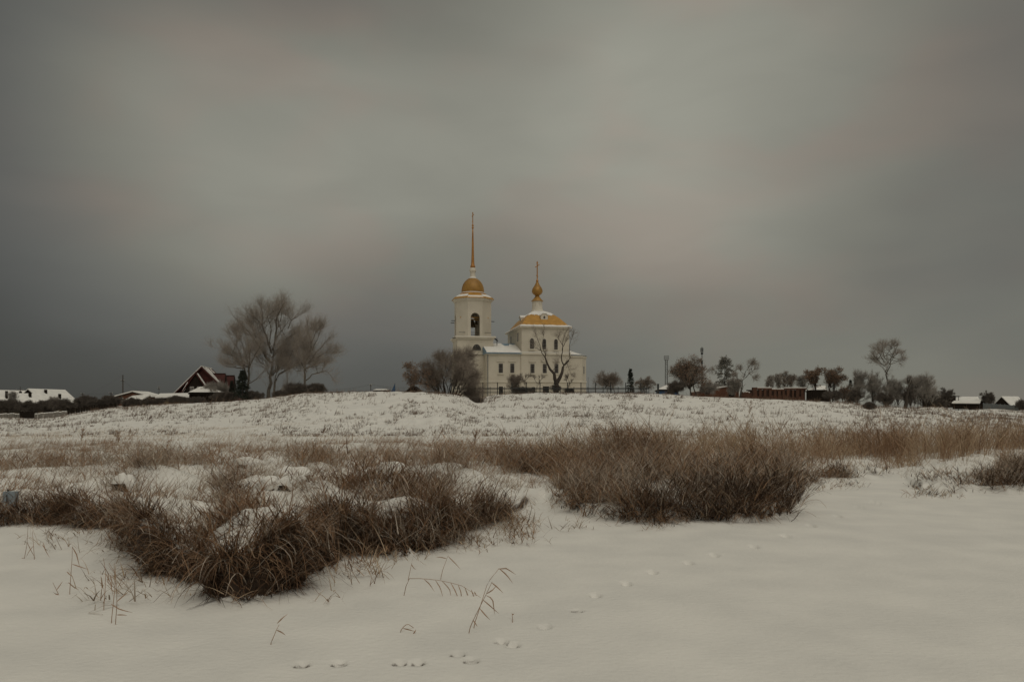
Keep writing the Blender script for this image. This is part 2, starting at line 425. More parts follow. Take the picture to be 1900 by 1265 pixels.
def build_ground():
    pxs = np.arange(-260, 2161, 3.0); az = np.arctan((pxs - CX) / F)
    lo = np.linspace(-math.pi, az[0], 36)[:-1]; hi = np.linspace(az[-1], math.pi, 36)[1:]
    az = np.r_[lo, az, hi]
    d = [.02]
    while d[-1] < 5.2: d.append(d[-1] + .35)
    while d[-1] < 260:
        D = d[-1]; d.append(D + min(max(.03, (.00077 if D < 8.4 or D > 18 else .00038) * D * D), .12 + .0095 * D))
    while d[-1] < 6000: d.append(d[-1] * 1.08)
    d = np.array(d)
    A, Dm = np.meshgrid(az, d)
    # rings of equal depth inside the view, of equal radius elsewhere
    rad = np.where(np.abs(A) < R(52), Dm / np.cos(np.clip(A, -R(52), R(52))), Dm / math.cos(R(52)))
    X, Y = rad * np.sin(A), rad * np.cos(A)
    Z = ground(X, Y)
    n, m = A.shape
    i, j = np.meshgrid(np.arange(n - 1), np.arange(m - 1), indexing='ij'); b = i * m + j
    Q = np.stack([b, b + 1, b + m + 1, b + m], -1)
    V = np.stack([X, Y, Z], -1).reshape(-1, 3)
    o = np_mesh('snow_ground', V, Q.reshape(-1, 4), 'snow', None, (0, 0, 0), True)
    tag(o, 'snow covered frozen lake, reedy shore and low white hill', None, None, 'structure')
    return o
build_ground()

# ------------------------------------------------------------------ camera, sky, sun
cam = bpy.data.cameras.new('camera'); co = bpy.data.objects.new('camera', cam); COL.objects.link(co)
co.location = (0, 0, H); co.rotation_euler = (R(90), 0, 0)
cam.sensor_width = 36; cam.lens = 36 * F / 1900; cam.shift_y = (HZ - 632.5) / 1900; cam.clip_start = .1; cam.clip_end = 20000
scene.camera = co
SUN_EL, SUN_AZ = R(54), R(160)        # azimuth clockwise from the view direction: behind the camera, to its right
sd = bpy.data.lights.new('sun', 'SUN'); sd.energy = .76; sd.angle = R(50); sd.color = (1, .93, .82)
so = bpy.data.objects.new('sun', sd); COL.objects.link(so)
sv = Vector((math.sin(SUN_AZ) * math.cos(SUN_EL), math.cos(SUN_AZ) * math.cos(SUN_EL), math.sin(SUN_EL)))
so.rotation_euler = sv.to_track_quat('Z', 'Y').to_euler(); so.location = (0, -20, 60)

w = bpy.data.worlds.new('World'); scene.world = w; w.use_nodes = True
N, L = w.node_tree.nodes, w.node_tree.links
bg = N['Background']; bg.inputs['Strength'].default_value = .1
sky = N.new('ShaderNodeTexSky'); sky.sky_type = 'NISHITA'; sky.sun_disc = False
sky.sun_elevation = SUN_EL; sky.sun_rotation = SUN_AZ
tc = N.new('ShaderNodeTexCoord')
def val(op, a, b=None, c=None):
    n = N.new('ShaderNodeMath'); n.operation = op
    for k, x in enumerate((a, b, c)):
        if x is None: continue
        if isinstance(x, (int, float)): n.inputs[k].default_value = x
        else: L.new(x, n.inputs[k])
    return n.outputs[0]
def rng_map(x, a, b, c, d, smooth=True):
    n = N.new('ShaderNodeMapRange'); n.interpolation_type = 'SMOOTHSTEP' if smooth else 'LINEAR'
    L.new(x, n.inputs[0])
    for k, v in zip((1, 2, 3, 4), (a, b, c, d)): n.inputs[k].default_value = v
    return n.outputs[0]
sep = N.new('ShaderNodeSeparateXYZ'); L.new(tc.outputs['Generated'], sep.inputs[0])
zz = sep.outputs[2]
def cloud(scale, st, detail=5, dist=0.0, loc=(0, 0, 0)):
    mp = N.new('ShaderNodeMapping'); mp.inputs['Scale'].default_value = st; mp.inputs['Location'].default_value = loc
    L.new(tc.outputs['Generated'], mp.inputs['Vector'])
    n = N.new('ShaderNodeTexNoise'); n.inputs['Scale'].default_value = scale; n.inputs['Detail'].default_value = detail
    n.inputs['Roughness'].default_value = .45; n.inputs['Distortion'].default_value = dist
    L.new(mp.outputs['Vector'], n.inputs['Vector']); return n.outputs['Fac']
n1 = cloud(3.6, (1, 1, 1.8), 2.0, .2, (3.1, .4, 1.2)); n2 = cloud(5.0, (1, 1, 3.0), 6, .5, (1.3, 7.4, .2)); n3 = cloud(4.2, (1, 1, 2.0), 3, .4, (8, 2, 5))
def dirv(px, py):
    v = Vector(((px - CX) / F, 1, (HZ - py) / F)); return v.normalized()
def blob(px, py, size, amp):          # one large cloud bank or gap in the overcast, as a range of directions
    n = N.new('ShaderNodeVectorMath'); n.operation = 'DISTANCE'
    L.new(tc.outputs['Generated'], n.inputs[0]); n.inputs[1].default_value = dirv(px, py)
    return rng_map(n.outputs['Value'], 0, size, amp, 0)
# the overcast: broad banks and thin places, each a soft range of directions; strengths solved from the brightness seen there
SKY = [(0,6,82),(400,6,106),(950,6,126),(1500,6,125),(1890,6,106),(0,136,95),(250,136,130),(500,136,126),(1000,136,146),(1500,136,146),(1890,136,105),
    (0,286,96),(300,286,143),(600,286,136),(1000,286,145),(1300,286,147),(1600,286,140),(1880,286,108),(0,386,86),(250,386,130),(700,386,140),(1000,386,138),(1300,386,137),(1600,386,128),(1890,386,104),
    (0,476,74),(200,476,111),(500,476,120),(900,476,128),(1100,476,131),(1400,476,125),(1890,476,100),(0,546,71),(200,546,94),(500,546,105),(800,546,110),(1100,546,120),(1500,546,115),(1890,546,100),
    (0,631,72),(250,631,78),(650,631,93),(800,631,96),(1200,631,113),(1500,631,116),(1850,631,118),(0,710,80),(250,710,80),(650,710,100),(1150,710,118),(1550,710,122),(1890,710,124)]
def dirv(px, py): return np.array(Vector(((px - CX) / F, 1, (HZ - py) / F)).normalized())
def lin_of(v): return ((v / 255 + .055) / 1.055) ** 2.4
BK = [(x, y) for y in (-60, 180, 400, 560, 720) for x in (-60, 330, 720, 1110, 1500, 1890)]
SZ = .42
_A = np.array([[1 - sstep(np.linalg.norm(dirv(x, y) - dirv(*b)) / SZ) for b in BK] for x, y, v in SKY]); LB = .17
_y = np.array([lin_of(v) for x, y, v in SKY]) - LB
AMP = np.linalg.solve(_A.T @ _A + .012 * np.eye(len(BK)), _A.T @ _y)
lum = None
for (bx, by), am in zip(BK, AMP):
    n = N.new('ShaderNodeVectorMath'); n.operation = 'DISTANCE'
    L.new(tc.outputs['Generated'], n.inputs[0]); n.inputs[1].default_value = dirv(bx, by)
    q = rng_map(n.outputs['Value'], 0, SZ, float(am), 0)
    lum = val('ADD', q, LB if lum is None else lum)
lum = val('MULTIPLY', lum, rng_map(n1, .3, .7, .93, 1.07, False))
lum = val('MULTIPLY', lum, rng_map(n2, .3, .7, .95, 1.05, False))
lum = val('MAXIMUM', lum, .03)
# an overcast sky is brightest overhead
lum = val('MULTIPLY', lum, rng_map(zz, .48, 1.0, 1.0, 2.6))
warm = N.new('ShaderNodeMix'); warm.data_type = 'RGBA'
warm.inputs[6].default_value = (1.01, 1.0, .84, 1); warm.inputs[7].default_value = (1.085, .97, .81, 1)
L.new(rng_map(n3, .42, .68, 0, 1), warm.inputs[0])
cool = N.new('ShaderNodeMix'); cool.data_type = 'RGBA'
L.new(rng_map(lum, .08, .2, 0, 1), cool.inputs[0]); cool.inputs[6].default_value = (1.0, 1.01, .93, 1); L.new(warm.outputs[2], cool.inputs[7])
cl = N.new('ShaderNodeMix'); cl.data_type = 'RGBA'; cl.blend_type = 'MULTIPLY'; cl.inputs[0].default_value = 1
L.new(cool.outputs[2], cl.inputs[6])
cmb = N.new('ShaderNodeCombineXYZ'); l10 = val('MULTIPLY', lum, 10.0)
for k in range(3): L.new(l10, cmb.inputs[k])
L.new(cmb.outputs[0], cl.inputs[7])
mixs = N.new('ShaderNodeMix'); mixs.data_type = 'RGBA'; mixs.inputs[0].default_value = .985     # thick cloud over the clear sky
L.new(sky.outputs['Color'], mixs.inputs[6]); L.new(cl.outputs[2], mixs.inputs[7]); L.new(mixs.outputs[2], bg.inputs['Color'])
vs = scene.view_settings; vs.view_transform = 'Standard'; vs.look = 'None'; vs.exposure = 0; vs.gamma = 1; vs.use_curve_mapping = False

# ------------------------------------------------------------------ the church
TH = R(11); CT, ST = math.cos(TH), math.sin(TH); OX, OY = 1.8, 147.8
ZG = 5.25                                            # ground at the church
def U(px, v):
    k = (px - CX) / F
    return (k * (OY + v * CT) - OX + v * ST) / (CT - k * ST)
def ZL(py, u, v): return H + (HZ - py) / F * (OY + u * ST + v * CT) - ZG
church = empty('church', (OX, OY, ZG), 'white orthodox church with gilded roofs, slender spire and onion dome on the snowy hill', 'church', None, TH)
def P(name, mb, mat, parent=church, smooth=False): return mb.build(name, mat, parent, (0, 0, 0), smooth)
BASE = -1.2
W0 = U(1056, 0); D0 = 14.0
zeave = ZL(603, 0, 0); zledge = ZL(655, 4, 0)
# nave: the two storeys of the cube
P('nave_wall', MB().box(0, W0, 0, D0, zledge + .02, zeave), 'plaster')
P('nave_wall', MB().box(-.12, W0 + .02, -.12, D0 + .12, BASE, zledge), 'plaster')
tr = MB()
tr.box(-.3, W0 + .2, -.34, D0 + .3, zledge - .3, zledge + .10)
tr.box(-.25, W0 + .2, -.30, D0 + .25, ZL(707, 4, 0) - .2, ZL(707, 4, 0) + .16)
tr.box(-.22, W0 + .22, -.22, D0 + .22, zeave - .45, zeave - .02)
P('cornice', tr, 'plaster_trim')
P('snow_ledge', MB().box(-.32, W0 + .2, -.36, -.02, zledge + .103, zledge + .2), 'roof_snow')
# refectory between tower and nave
UR = U(904, .2); zre = ZL(655, -3, 0)
P('refectory_wall', MB().box(UR, -.125, .1, D0 - .1, BASE, zre), 'plaster')
tr = MB(); tr.box(UR - .12, -.305, -.15, D0 + .1, zre - .32, zre + .02); tr.box(UR - .1, -.255, -.08, D0, ZL(707, -3, 0) - .2, ZL(707, -3, 0) + .14)
P('cornice', tr, 'plaster_trim')
zri = ZL(637, -3, 7)
rr = MB().add([(UR-.35,-.35,zre+.03),(0-.02,-.35,zre+.03),(-.02,7,zri),(UR-.35,7,zri),(UR-.35,D0+.3,zre+.03),(-.02,D0+.3,zre+.03),
               (UR-.35,-.35,zre-.12),(-.02,-.35,zre-.12),(UR-.35,D0+.3,zre-.12),(-.02,D0+.3,zre-.12)],
              [(0,1,2,3),(3,2,5,4),(0,6,7,1),(4,5,9,8),(6,8,9,7),(0,3,4,8,6)])
refr = P('refectory_roof', rr, 'blue_roof')
sn = MB(); rg = random.Random(3)
nu = 22; us = [UR - .2 + (0 - .04 - UR + .2) * k / nu for k in range(nu + 1)]
V = []; Fc = []
for k, u in enumerate(us):
    lo = -.34 + rg.uniform(-.02, .05); hi = 6.8 - (rg.uniform(.5, 2.2) if k > nu * .62 else rg.uniform(0, .25))
    for v, dz in ((lo, .05), (lo + .25, .17), (3.2, .2), (hi - .25, .14), (hi, .05)):
        V.append((u, v, zre + .03 + (zri - zre - .03) * (v + .35) / 7.35 + dz))
for k in range(nu):
    for q in range(4): Fc.append((k*5+q, (k+1)*5+q, (k+1)*5+q+1, k*5+q+1))
sn.add(V, Fc); P('snow_layer', sn, 'roof_snow', refr, True)
# apse
zap = ZL(660, W0 + 2, 1)
ap = [(W0 + .02, .5), (U(1079.5, .6), .6), (U(1087.5, 3.2), 3.2), (U(1087.5, 3.2), 10.8), (U(1079.5, .6), 13.4), (W0 + .02, 13.5)]
P('apse_wall', MB().prism(ap, BASE, zap), 'plaster')
def grow(poly, g):
    cx = sum(p[0] for p in poly) / len(poly); cy = sum(p[1] for p in poly) / len(poly); out = []
    for x, y in poly:
        d = Vector((x - cx, y - cy)); out.append((x + d.x / d.length * g, y + d.y / d.length * g) if x > W0 + .1 else (x, y + (g if y > cy else -g)))
    return out
tr = MB(); tr.prism(grow(ap, .2), zap - .3, zap + .02); tr.prism(grow(ap, .18), ZL(707, W0 + 1, .6) - .2, ZL(707, W0 + 1, .6) + .14); P('cornice', tr, 'plaster_trim')
ag = grow(ap, .32); za = ZL(649.5, W0, .5)
V = [(x, y, zap + .03) for x, y in ag] + [(W0 + .03, 1.2, za), (W0 + .03, 7, za + .8), (W0 + .03, 12.8, za)]
aroof = P('apse_roof', MB().add(V, [(0,1,6),(1,2,7,6),(2,3,7),(3,4,8,7),(4,5,8),(0,5,4,3,2,1)]), 'blue_roof')
P('snow_layer', MB().add([(x, y, z + .12) if x < W0 + .1 else (x - .12, y, z + .1) for x, y, z in V], [(0,1,6),(1,2,7,6),(2,3,7),(3,4,8,7),(4,5,8)]), 'roof_snow', aroof)
# nave roof: vaulted, four slopes
OV = .5; cu, cv = W0 / 2, D0 / 2; hu, hv = W0 / 2 + OV, D0 / 2 + OV
ztop = ZL(578.5, cu, cv); zr0 = zeave - .25
prof = [(1.0, 0.0), (.93, .055), (.86, .15), (.76, .33), (.66, .50), (.54, .67), (.42, .80), (.30, .90), (.18, .97), (.09, 1.0)]
def rpt(r, h, k, lift=0.0):
    su, sv_ = [(-1,-1),(1,-1),(1,1),(-1,1)][k]
    rv = r if r > .2 else r
    return (cu + su * hu * r, cv + sv_ * hv * (r if hv < hu else r), zr0 + (ztop - zr0) * h + lift)
V = [rpt(r, h, k) for r, h in prof for k in range(4)]; n = len(prof)
Fc = [(j*4+k, j*4+(k+1)%4, (j+1)*4+(k+1)%4, (j+1)*4+k) for j in range(n-1) for k in range(4)] + [(0,1,2,3), tuple((n-1)*4+k for k in range(4))]
nroof = P('nave_roof', MB().add(V, Fc), 'gold_roof')
P('eaves', MB().box(-OV+.05, W0+OV-.05, -OV+.05, D0+OV-.05, zr0-.16, zr0-.005), 'plaster_trim', nroof)
def roof_patch(r_in, r_out, k, lift, mbuf, wob, m=26, seed=1):
    rg = random.Random(seed); pr = sorted(prof)
    def hh(r):
        return np.interp(r, [p[0] for p in pr], [p[1] for p in pr])
    V = []; rows = 6
    offs = [rg.uniform(-wob, wob) for _ in range(m + 1)]
    for i in range(m + 1):
        t = i / m
        ro = r_out + (offs[i] if r_out < .98 else 0); ri = r_in + (offs[i] if r_in > .2 else 0)
        for j in range(rows):
            r = ri + (ro - ri) * j / (rows - 1)
            a, b = rpt(r, hh(r), k), rpt(r, hh(r), (k + 1) % 4)
            e = lift * (0.25 if j in (0, rows - 1) else 1)
            V.append((a[0] + (b[0]-a[0])*t, a[1] + (b[1]-a[1])*t, a[2] + e))
    mbuf.add(V, [(i*rows+j, (i+1)*rows+j, (i+1)*rows+j+1, i*rows+j+1) for i in range(m) for j in range(rows - 1)])
sn = MB()
for k in range(4): roof_patch(.1, .50, k, .12, sn, .05, seed=k); roof_patch(.90, 1.0, k, .14, sn, .012, seed=k + 9)
P('snow_layer', sn, 'roof_snow', nroof, True)
# drum, onion dome, cross
def zc(py): return ZL(py, cu, cv)
ppm = (OY + cu * ST + cv * CT) / F
drum = MB().lathe([(12*ppm, zc(581)), (11.6*ppm, zc(577)), (10.4*ppm, zc(575)), (9.6*ppm, zc(570)), (9.2*ppm, zc(561)), (9.9*ppm, zc(560)), (9.9*ppm, zc(558.5))], (cu, cv), 16)
dr = P('drum', drum, 'plaster_trim')
for k in range(8):
    a = 2 * math.pi * k / 8 + .2; ca, sa = math.cos(a), math.sin(a)
    P('window', MB().bar((cu+ca*9.2*ppm, cv+sa*9.2*ppm, zc(569)), (cu+ca*9.1*ppm, cv+sa*9.1*ppm, zc(562)), .07, 6), 'plaster', dr)
ski = P('drum_roof', MB().lathe([(11.2*ppm, zc(559.4)), (11.0*ppm, zc(558.4)), (7.5*ppm, zc(555)), (4.6*ppm, zc(551)), (3.4*ppm, zc(548))], (cu, cv), 16), 'gold_dome', smooth=True)
on = [(3.2, 549), (5.2, 547.5), (8.0, 545.5), (9.6, 543), (10.1, 540.5), (9.6, 537.5), (8.3, 534.5), (6.3, 531.5), (4.4, 528.5), (3.0, 525.5), (2.1, 523)]
onion = P('onion_dome', MB().lathe([(r*ppm, zc(y)) for r, y in on], (cu, cv), 24), 'gold_dome', smooth=True)
P('finial', MB().lathe([(r*ppm, zc(y)) for r, y in [(1.2, 523.5), (2.4, 522), (2.4, 520.5), (1.2, 519), (.9, 515)]], (cu, cv), 12), 'gold_spire', onion, True)
cr = MB(); X0 = cu; hx = 9 / F * 150 * .5
cr.bar((cu, cv, zc(520)), (cu, cv, zc(485)), .11, 6)
cr.bar((cu-.36*1.1, cv, zc(496) ), (cu+.40*1.1, cv, zc(490.5)), .09, 6); cr.bar((cu-.2, cv, zc(488.5)), (cu+.2, cv, zc(487.5)), .07, 6)
cr.bar((cu-.24, cv, zc(511)), (cu+.2, cv, zc(513)), .07, 6)
P('cross', cr, 'gold_spire')
# roof dormers
def dormer(u, v, z, yaw, s=1.0):
    M = Matrix.Translation((u, v, z)) @ Matrix.Rotation(yaw, 4, 'Z')
    pts = [(-.5,0),(.5,0),(.68,.35),(.68,.85),(.35,1.25),(-.35,1.25),(-.68,.85),(-.68,.35)]
    d = P('dormer', MB().prof([(x*s, q*s) for x, q in pts], 0, 1.9).xf(M), 'plaster_trim')
    P('window', MB().prof([(x*s*.26, .35*s + q*s*.4) for x, q in pts], -.03, .02).xf(M), 'glass', d)
    P('snow_cap', MB().prof([(-.72*s,.9*s),(-.38*s,1.27*s),(.38*s,1.27*s),(.72*s,.9*s),(.7*s,1.06*s),(.36*s,1.42*s),(-.36*s,1.42*s),(-.7*s,1.06*s)], -.12, 1.8).xf(M), 'roof_snow', d)
ud = U(1009, 2.2); dormer(ud, 1.75, ZL(594.5, ud, 1.75), 0)
dormer(1.15, 7.0, ZL(599, 1.15, 7), R(-90)); dormer(W0 - 1.15, 7.0, ZL(599, 1.15, 7), R(90)); dormer(cu, D0 - 1.75, ZL(594.5, ud, 1.75), R(180))

# windows (every one a part with its own frame, sill and brow)
def window(px0, px1, py0, py1, v, arched=False, brow=True, door=False):
    u0, u1 = U(px0, v), U(px1, v); z1, z0 = ZL(py0, (u0+u1)/2, v), ZL(py1, (u0+u1)/2, v); wd = u1 - u0; uc = (u0+u1)/2
    def outline(g):
        if not arched: return [(u0-g, z0-g), (u1+g, z0-g), (u1+g, z1+g), (u0-g, z1+g)]
        r = wd/2 + g
        return [(u0-g, z0-g), (u1+g, z0-g)] + [(uc + r*math.cos(a), z1 - wd/2 + r*math.sin(a)) for a in np.linspace(0, math.pi, 11)]
    wn = P('window', MB().prof(outline(.10), v - .07, v + .05), 'plaster_trim')
    P('pane', MB().prof(outline(0), v - .09, v + .02), 'dark_inside' if door else 'glass', wn)
    g = MB()
    if not door:
        g.box(uc-.03, uc+.03, v-.115, v-.092, z0, z1 - (.02 if not arched else .05))
        for q in (.33, .66): g.box(u0+.02, u1-.02, v-.112, v-.095, z0+(z1-z0)*q-.03, z0+(z1-z0)*q+.03)
        P('glazing_bars', g, 'dark_wood', wn)
        P('sill', MB().box(u0-.2, u1+.2, v-.22, v+.0, z0-.25, z0-.12), 'plaster_trim', wn)
    if brow: P('brow', MB().box(u0-.3, u1+.3, v-.2, v+.0, z1+.42, z1+.58).box(u0-.2, u1+.2, v-.1, v, z1+.28, z1+.415), 'plaster_trim', wn)
for a, b in ((925, 933), (946.7, 954.2)): window(a, b, 674.5, 691.5, .1)
for a, b in ((984, 991.6), (1006.8, 1014.3), (1028.6, 1036)): window(a, b, 675, 692, -.12)
for a, b, q in ((983.2, 990.5, 0), (1006.3, 1013.2, 1), (1028, 1034.8, 1.6)): window(a, b, 627.6 + q, 647 + q, 0, True, False)
for a, b, t in ((925.5, 933, 717), (986, 993, 718), (1007, 1018.5, 716.5)): window(a, b, t, 733, -.12 if a > 968 else .1, False, False, True)
# slit window in the apse's turned face
p0, p1 = Vector(ap[1] + (0,)), Vector(ap[2] + (0,)); dd = (p1 - p0).normalized(); nn = Vector((dd.y, -dd.x, 0))
c = p0 + (p1 - p0) * .38 + nn * .03
Mx = Matrix.Translation((c.x, c.y, 0)) @ Matrix.Rotation(math.atan2(dd.y, dd.x), 4, 'Z')
zz0, zz1 = ZL(693.5, c.x, c.y), ZL(680, c.x, c.y)
wn = P('window', MB().box(-.42, .42, -.05, .05, zz0-.1, zz1+.1).xf(Mx), 'plaster_trim'); P('pane', MB().box(-.3, .3, -.08, .0, zz0, zz1).xf(Mx), 'glass', wn)
# windows of the nave's side wall above the refectory
for v in (3.5, 10.5): P('window', MB().box(-.05, .02, v-.36, v+.36, zledge+2.4, zledge+4.0), 'glass')
# rain pipe
P('drain_pipe', MB().bar((UR + .06, -.12, BASE), (UR + .06, -.12, zre - .3), .08, 6), 'grey_steel')

# bell tower
ut, vt = U(877, 7.0), 7.0
for _ in range(3): ut = U(877.2, vt)
ptm = (OY + ut * ST + vt * CT) / F
def zt(py, dv=-3.4): return ZL(py, ut, vt + dv)
HB = 3.42
zsq0, zsq1 = zt(654.5), zt(625.5)
P('tower_base', MB().box(ut-3.65, ut+3.62, vt-3.65, vt+3.65, BASE, zsq0), 'plaster')
P('tower_base', MB().box(ut-HB, ut+HB, vt-HB, vt+HB, zsq0 + .02, zsq1), 'plaster')
tr = MB(); tr.box(ut-3.9, ut+3.75, vt-3.9, vt+3.9, zsq0-.28, zsq0+.012); tr.box(ut-3.85, ut+3.85, vt-3.85, vt+3.85, zsq1-.12, zsq1+.16); tr.box(ut-3.6, ut+3.6, vt-3.6, vt+3.6, zsq1-.42, zsq1-.13)
tr.box(ut-3.8, ut+3.7, vt-3.8, vt+3.8, zt(707)-.2, zt(707)+.14)
for q in range(0, len(tr.v), 8):
    c_ = MB(); c_.add(tr.v[q:q+8], [tuple(i - q for i in f) for f in tr.f if q <= f[0] < q + 8]); P('cornice', c_, 'plaster_trim')
P('snow_ledge', MB().box(ut-3.8, ut+3.8, vt-3.8, vt+3.8, zsq1+.162, zsq1+.21), 'roof_snow')
# half-round window in the square tier
r = 8.3 * ptm; zl = zt(650)
uw = U(884.3, vt - HB)
wn = P('window', MB().prof([(uw + (r+.12)*math.cos(a), zl - .12 + (r+.12)*1.42*math.sin(a)) for a in np.linspace(0, math.pi, 15)], vt-HB-.06, vt-HB+.05), 'plaster_trim')
P('pane', MB().prof([(uw + r*math.cos(a), zl + r*1.36*math.sin(a)) for a in np.linspace(0, math.pi, 15)], vt-HB-.09, vt-HB+.02), 'glass', wn)
g = MB()
for q in (-.5, 0, .5): g.box(uw+q*r-.03, uw+q*r+.03, vt-HB-.115, vt-HB-.092, zl, zl + r*1.3*math.sqrt(1-q*q))
g.box(uw-r*.9, uw+r*.9, vt-HB-.112, vt-HB-.095, zl+.38, zl+.44); P('glazing_bars', g, 'dark_wood', wn)
P('brow', MB().box(uw-1.25, uw+1.25, vt-HB-.1, vt-HB, zl+1.75, zl+1.88), 'plaster_trim', wn)
# octagon
apo = 3.36; side = 2 * apo * math.tan(math.pi / 8); zo0, zo1 = zsq1 + .15, zt(554.0)
aw = 8.4 * ptm; zsill, zspr = zo0 + .02, zt(580) - aw
oc = MB(); tk = .7
for k in range(8):
    M = Matrix.Translation((ut, vt, 0)) @ Matrix.Rotation(k * math.pi / 4, 4, 'Z')
    s2 = side / 2; si = (apo - tk) * math.tan(math.pi / 8); b = MB()
    if k % 2 == 0:
        top = [(s2*0 + aw*math.cos(a), zspr + aw*math.sin(a)) for a in np.linspace(0, math.pi, 13)]
        out = [(aw, zo0)] + top + [(-aw, zo0)]
        for side_y, hw in ((-apo, s2), (-apo + tk, si)):
            V = [(x, side_y, z) for x, z in out]; n = len(V)
            ring = []
            for x, z in out:
                if z == zo0: ring.append((math.copysign(hw, x), side_y, zo0))
                else:
                    a = math.atan2(z - zspr, x); ring.append((math.copysign(hw, x) if abs(x) > 1e-6 else 0, side_y, zspr + (zo1 - zspr) * min(1, math.sin(a) * 1.4)) if math.sin(a) < .71 else (hw * max(-1, min(1, math.cos(a) / .7)), side_y, zo1))
            b.add(V + ring, [(i, i+1, n+i+1, n+i) for i in range(n-1)])
        b.add([(x, -apo, z) for x, z in out] + [(x, -apo + tk, z) for x, z in out], [(i, i+1, len(out)+i+1, len(out)+i) for i in range(len(out)-1)])
    else:
        b.add([(-s2,-apo,zo0),(s2,-apo,zo0),(s2,-apo,zo1),(-s2,-apo,zo1),(-si,-apo+tk,zo0),(si,-apo+tk,zo0),(si,-apo+tk,zo1),(-si,-apo+tk,zo1)], [(0,1,2,3),(5,4,7,6)])
    oc.join(b.xf(M))
me_o = P('belfry_wall', oc, 'plaster')
def octa(r0, z): return [(ut + r0/math.cos(math.pi/8)*math.cos(math.pi/8 + k*math.pi/4), vt + r0/math.cos(math.pi/8)*math.sin(math.pi/8 + k*math.pi/4), z) for k in range(8)]
def oct_loft(levels):
    V = [p for r_, z in levels for p in octa(r_, z)]; n = len(levels)
    return MB().add(V, [(j*8+k, j*8+(k+1)%8, (j+1)*8+(k+1)%8, (j+1)*8+k) for j in range(n-1) for k in range(8)] + [tuple(range(8)), tuple(range((n-1)*8, n*8))])
P('ceiling', oct_loft([(apo - .1, zo1 - .5), (apo - .1, zo1 - .3)]), 'dark_inside')
P('floor_slab', oct_loft([(apo - .1, zo0 - .1), (apo - .1, zo0 + .05)]), 'dark_wood')
P('cornice', oct_loft([(apo + .03, zo1 - .34), (apo + .22, zo1 - .24), (apo + .22, zo1 - .08), (apo + .42, zo1), (apo + .42, zo1 + .14), (apo, zo1 + .142)]), 'plaster_trim')
br = P('belfry_roof', oct_loft([(apo + .55, zo1 + .15), (apo + .5, zo1 + .26), (2.75, zo1 + 1.0), (2.42, zo1 + 1.26)]), 'gold_roof')
sn = MB()
for k in (4, 5, 6, 7):
    a, b = octa(apo + .42, 0), octa(2.62, 0); k2 = (k + 1) % 8; f0, f1 = (.0, .45) if k % 2 else (.25, 1.0)
    A = [Vector(a[k]).lerp(Vector(a[k2]), q) for q in (.02, .98)]; B = [Vector(b[k]).lerp(Vector(b[k2]), q) for q in (.02, .98)]
    zf = lambda t: zo1 + .27 + .74 * t
    V = []
    for t, dz in ((f0, .04), (f0 + .15, .12), (f1 - .1, .12), (f1, .04)):
        for q in (0, 1): p = A[q].lerp(B[q], t); V.append((p.x, p.y, zf(t) + dz))
    sn.add(V, [(0,1,3,2),(2,3,5,4),(4,5,7,6)])
P('snow_layer', sn, 'roof_snow', br)
zd = lambda y: ZL(y, ut, vt)
P('dome_ring', MB().lathe([(2.3, zo1 + 1.2), (2.46, zo1 + 1.26), (2.5, zd(545.6)), (2.28, zd(544.2))], (ut, vt), 32), 'gold_spire', br, True)
P('snow_ring', MB().lathe([(2.44, zd(545.5)), (2.42, zd(544.3)), (2.25, zd(543.6)), (2.1, zd(543.8))], (ut, vt), 32), 'roof_snow', br, True)
dome = P('dome', MB().lathe([(rr_*ptm, zd(y)) for rr_, y in [(20.3, 545.5), (21, 543), (20.9, 538), (20.0, 533), (18.2, 528), (15.4, 523.5), (12, 520), (8.6, 517.5), (5.6, 516)]], (ut, vt), 32), 'gold_dome', smooth=True)
lan = P('lantern', MB().lathe([(rr_*ptm, zd(y)) for rr_, y in [(7.2, 517.3), (5.6, 514.5), (5.0, 512), (4.8, 505), (5.8, 504), (6.4, 502.2), (5.4, 500.2), (5.2, 498), (3.8, 497)]], (ut, vt), 18), 'plaster_trim', smooth=True)
P('snow_cap', MB().lathe([(8.4*ptm, zd(517.4)), (6.2*ptm, zd(515.2)), (5.3*ptm, zd(514.2))], (ut, vt), 18), 'roof_snow', lan, True)
sp = [(3.2, 497.2), (4.6, 496), (4.9, 494.6), (3.4, 492), (2.9, 487), (2.4, 475), (1.9, 455), (1.3, 432), (.9, 424)]
spire = P('spire', MB().lathe([(rr_*ptm, zd(y)) for rr_, y in sp], (ut, vt), 12), 'gold_spire', smooth=True)
P('finial', MB().lathe([(rr_*ptm, zd(y)) for rr_, y in [(.9, 425), (2.0, 423.4), (2.0, 422.2), (1.1, 421), (1.1, 420), (2.0, 419), (2.0, 418), (.8, 416.5)]], (ut, vt), 10), 'gold_spire', spire, True)
cr = MB(); cr.bar((ut, vt, zd(417)), (ut, vt, zd(394)), .085, 6)
cr.bar((ut-.2, vt, zd(402)), (ut+.22, vt, zd(398)), .07, 6); cr.bar((ut-.12, vt, zd(396.5)), (ut+.12, vt, zd(396)), .06, 6); cr.bar((ut-.14, vt, zd(411)), (ut+.1, vt, zd(412)), .06, 6)
P('cross', cr, 'gold_spire')
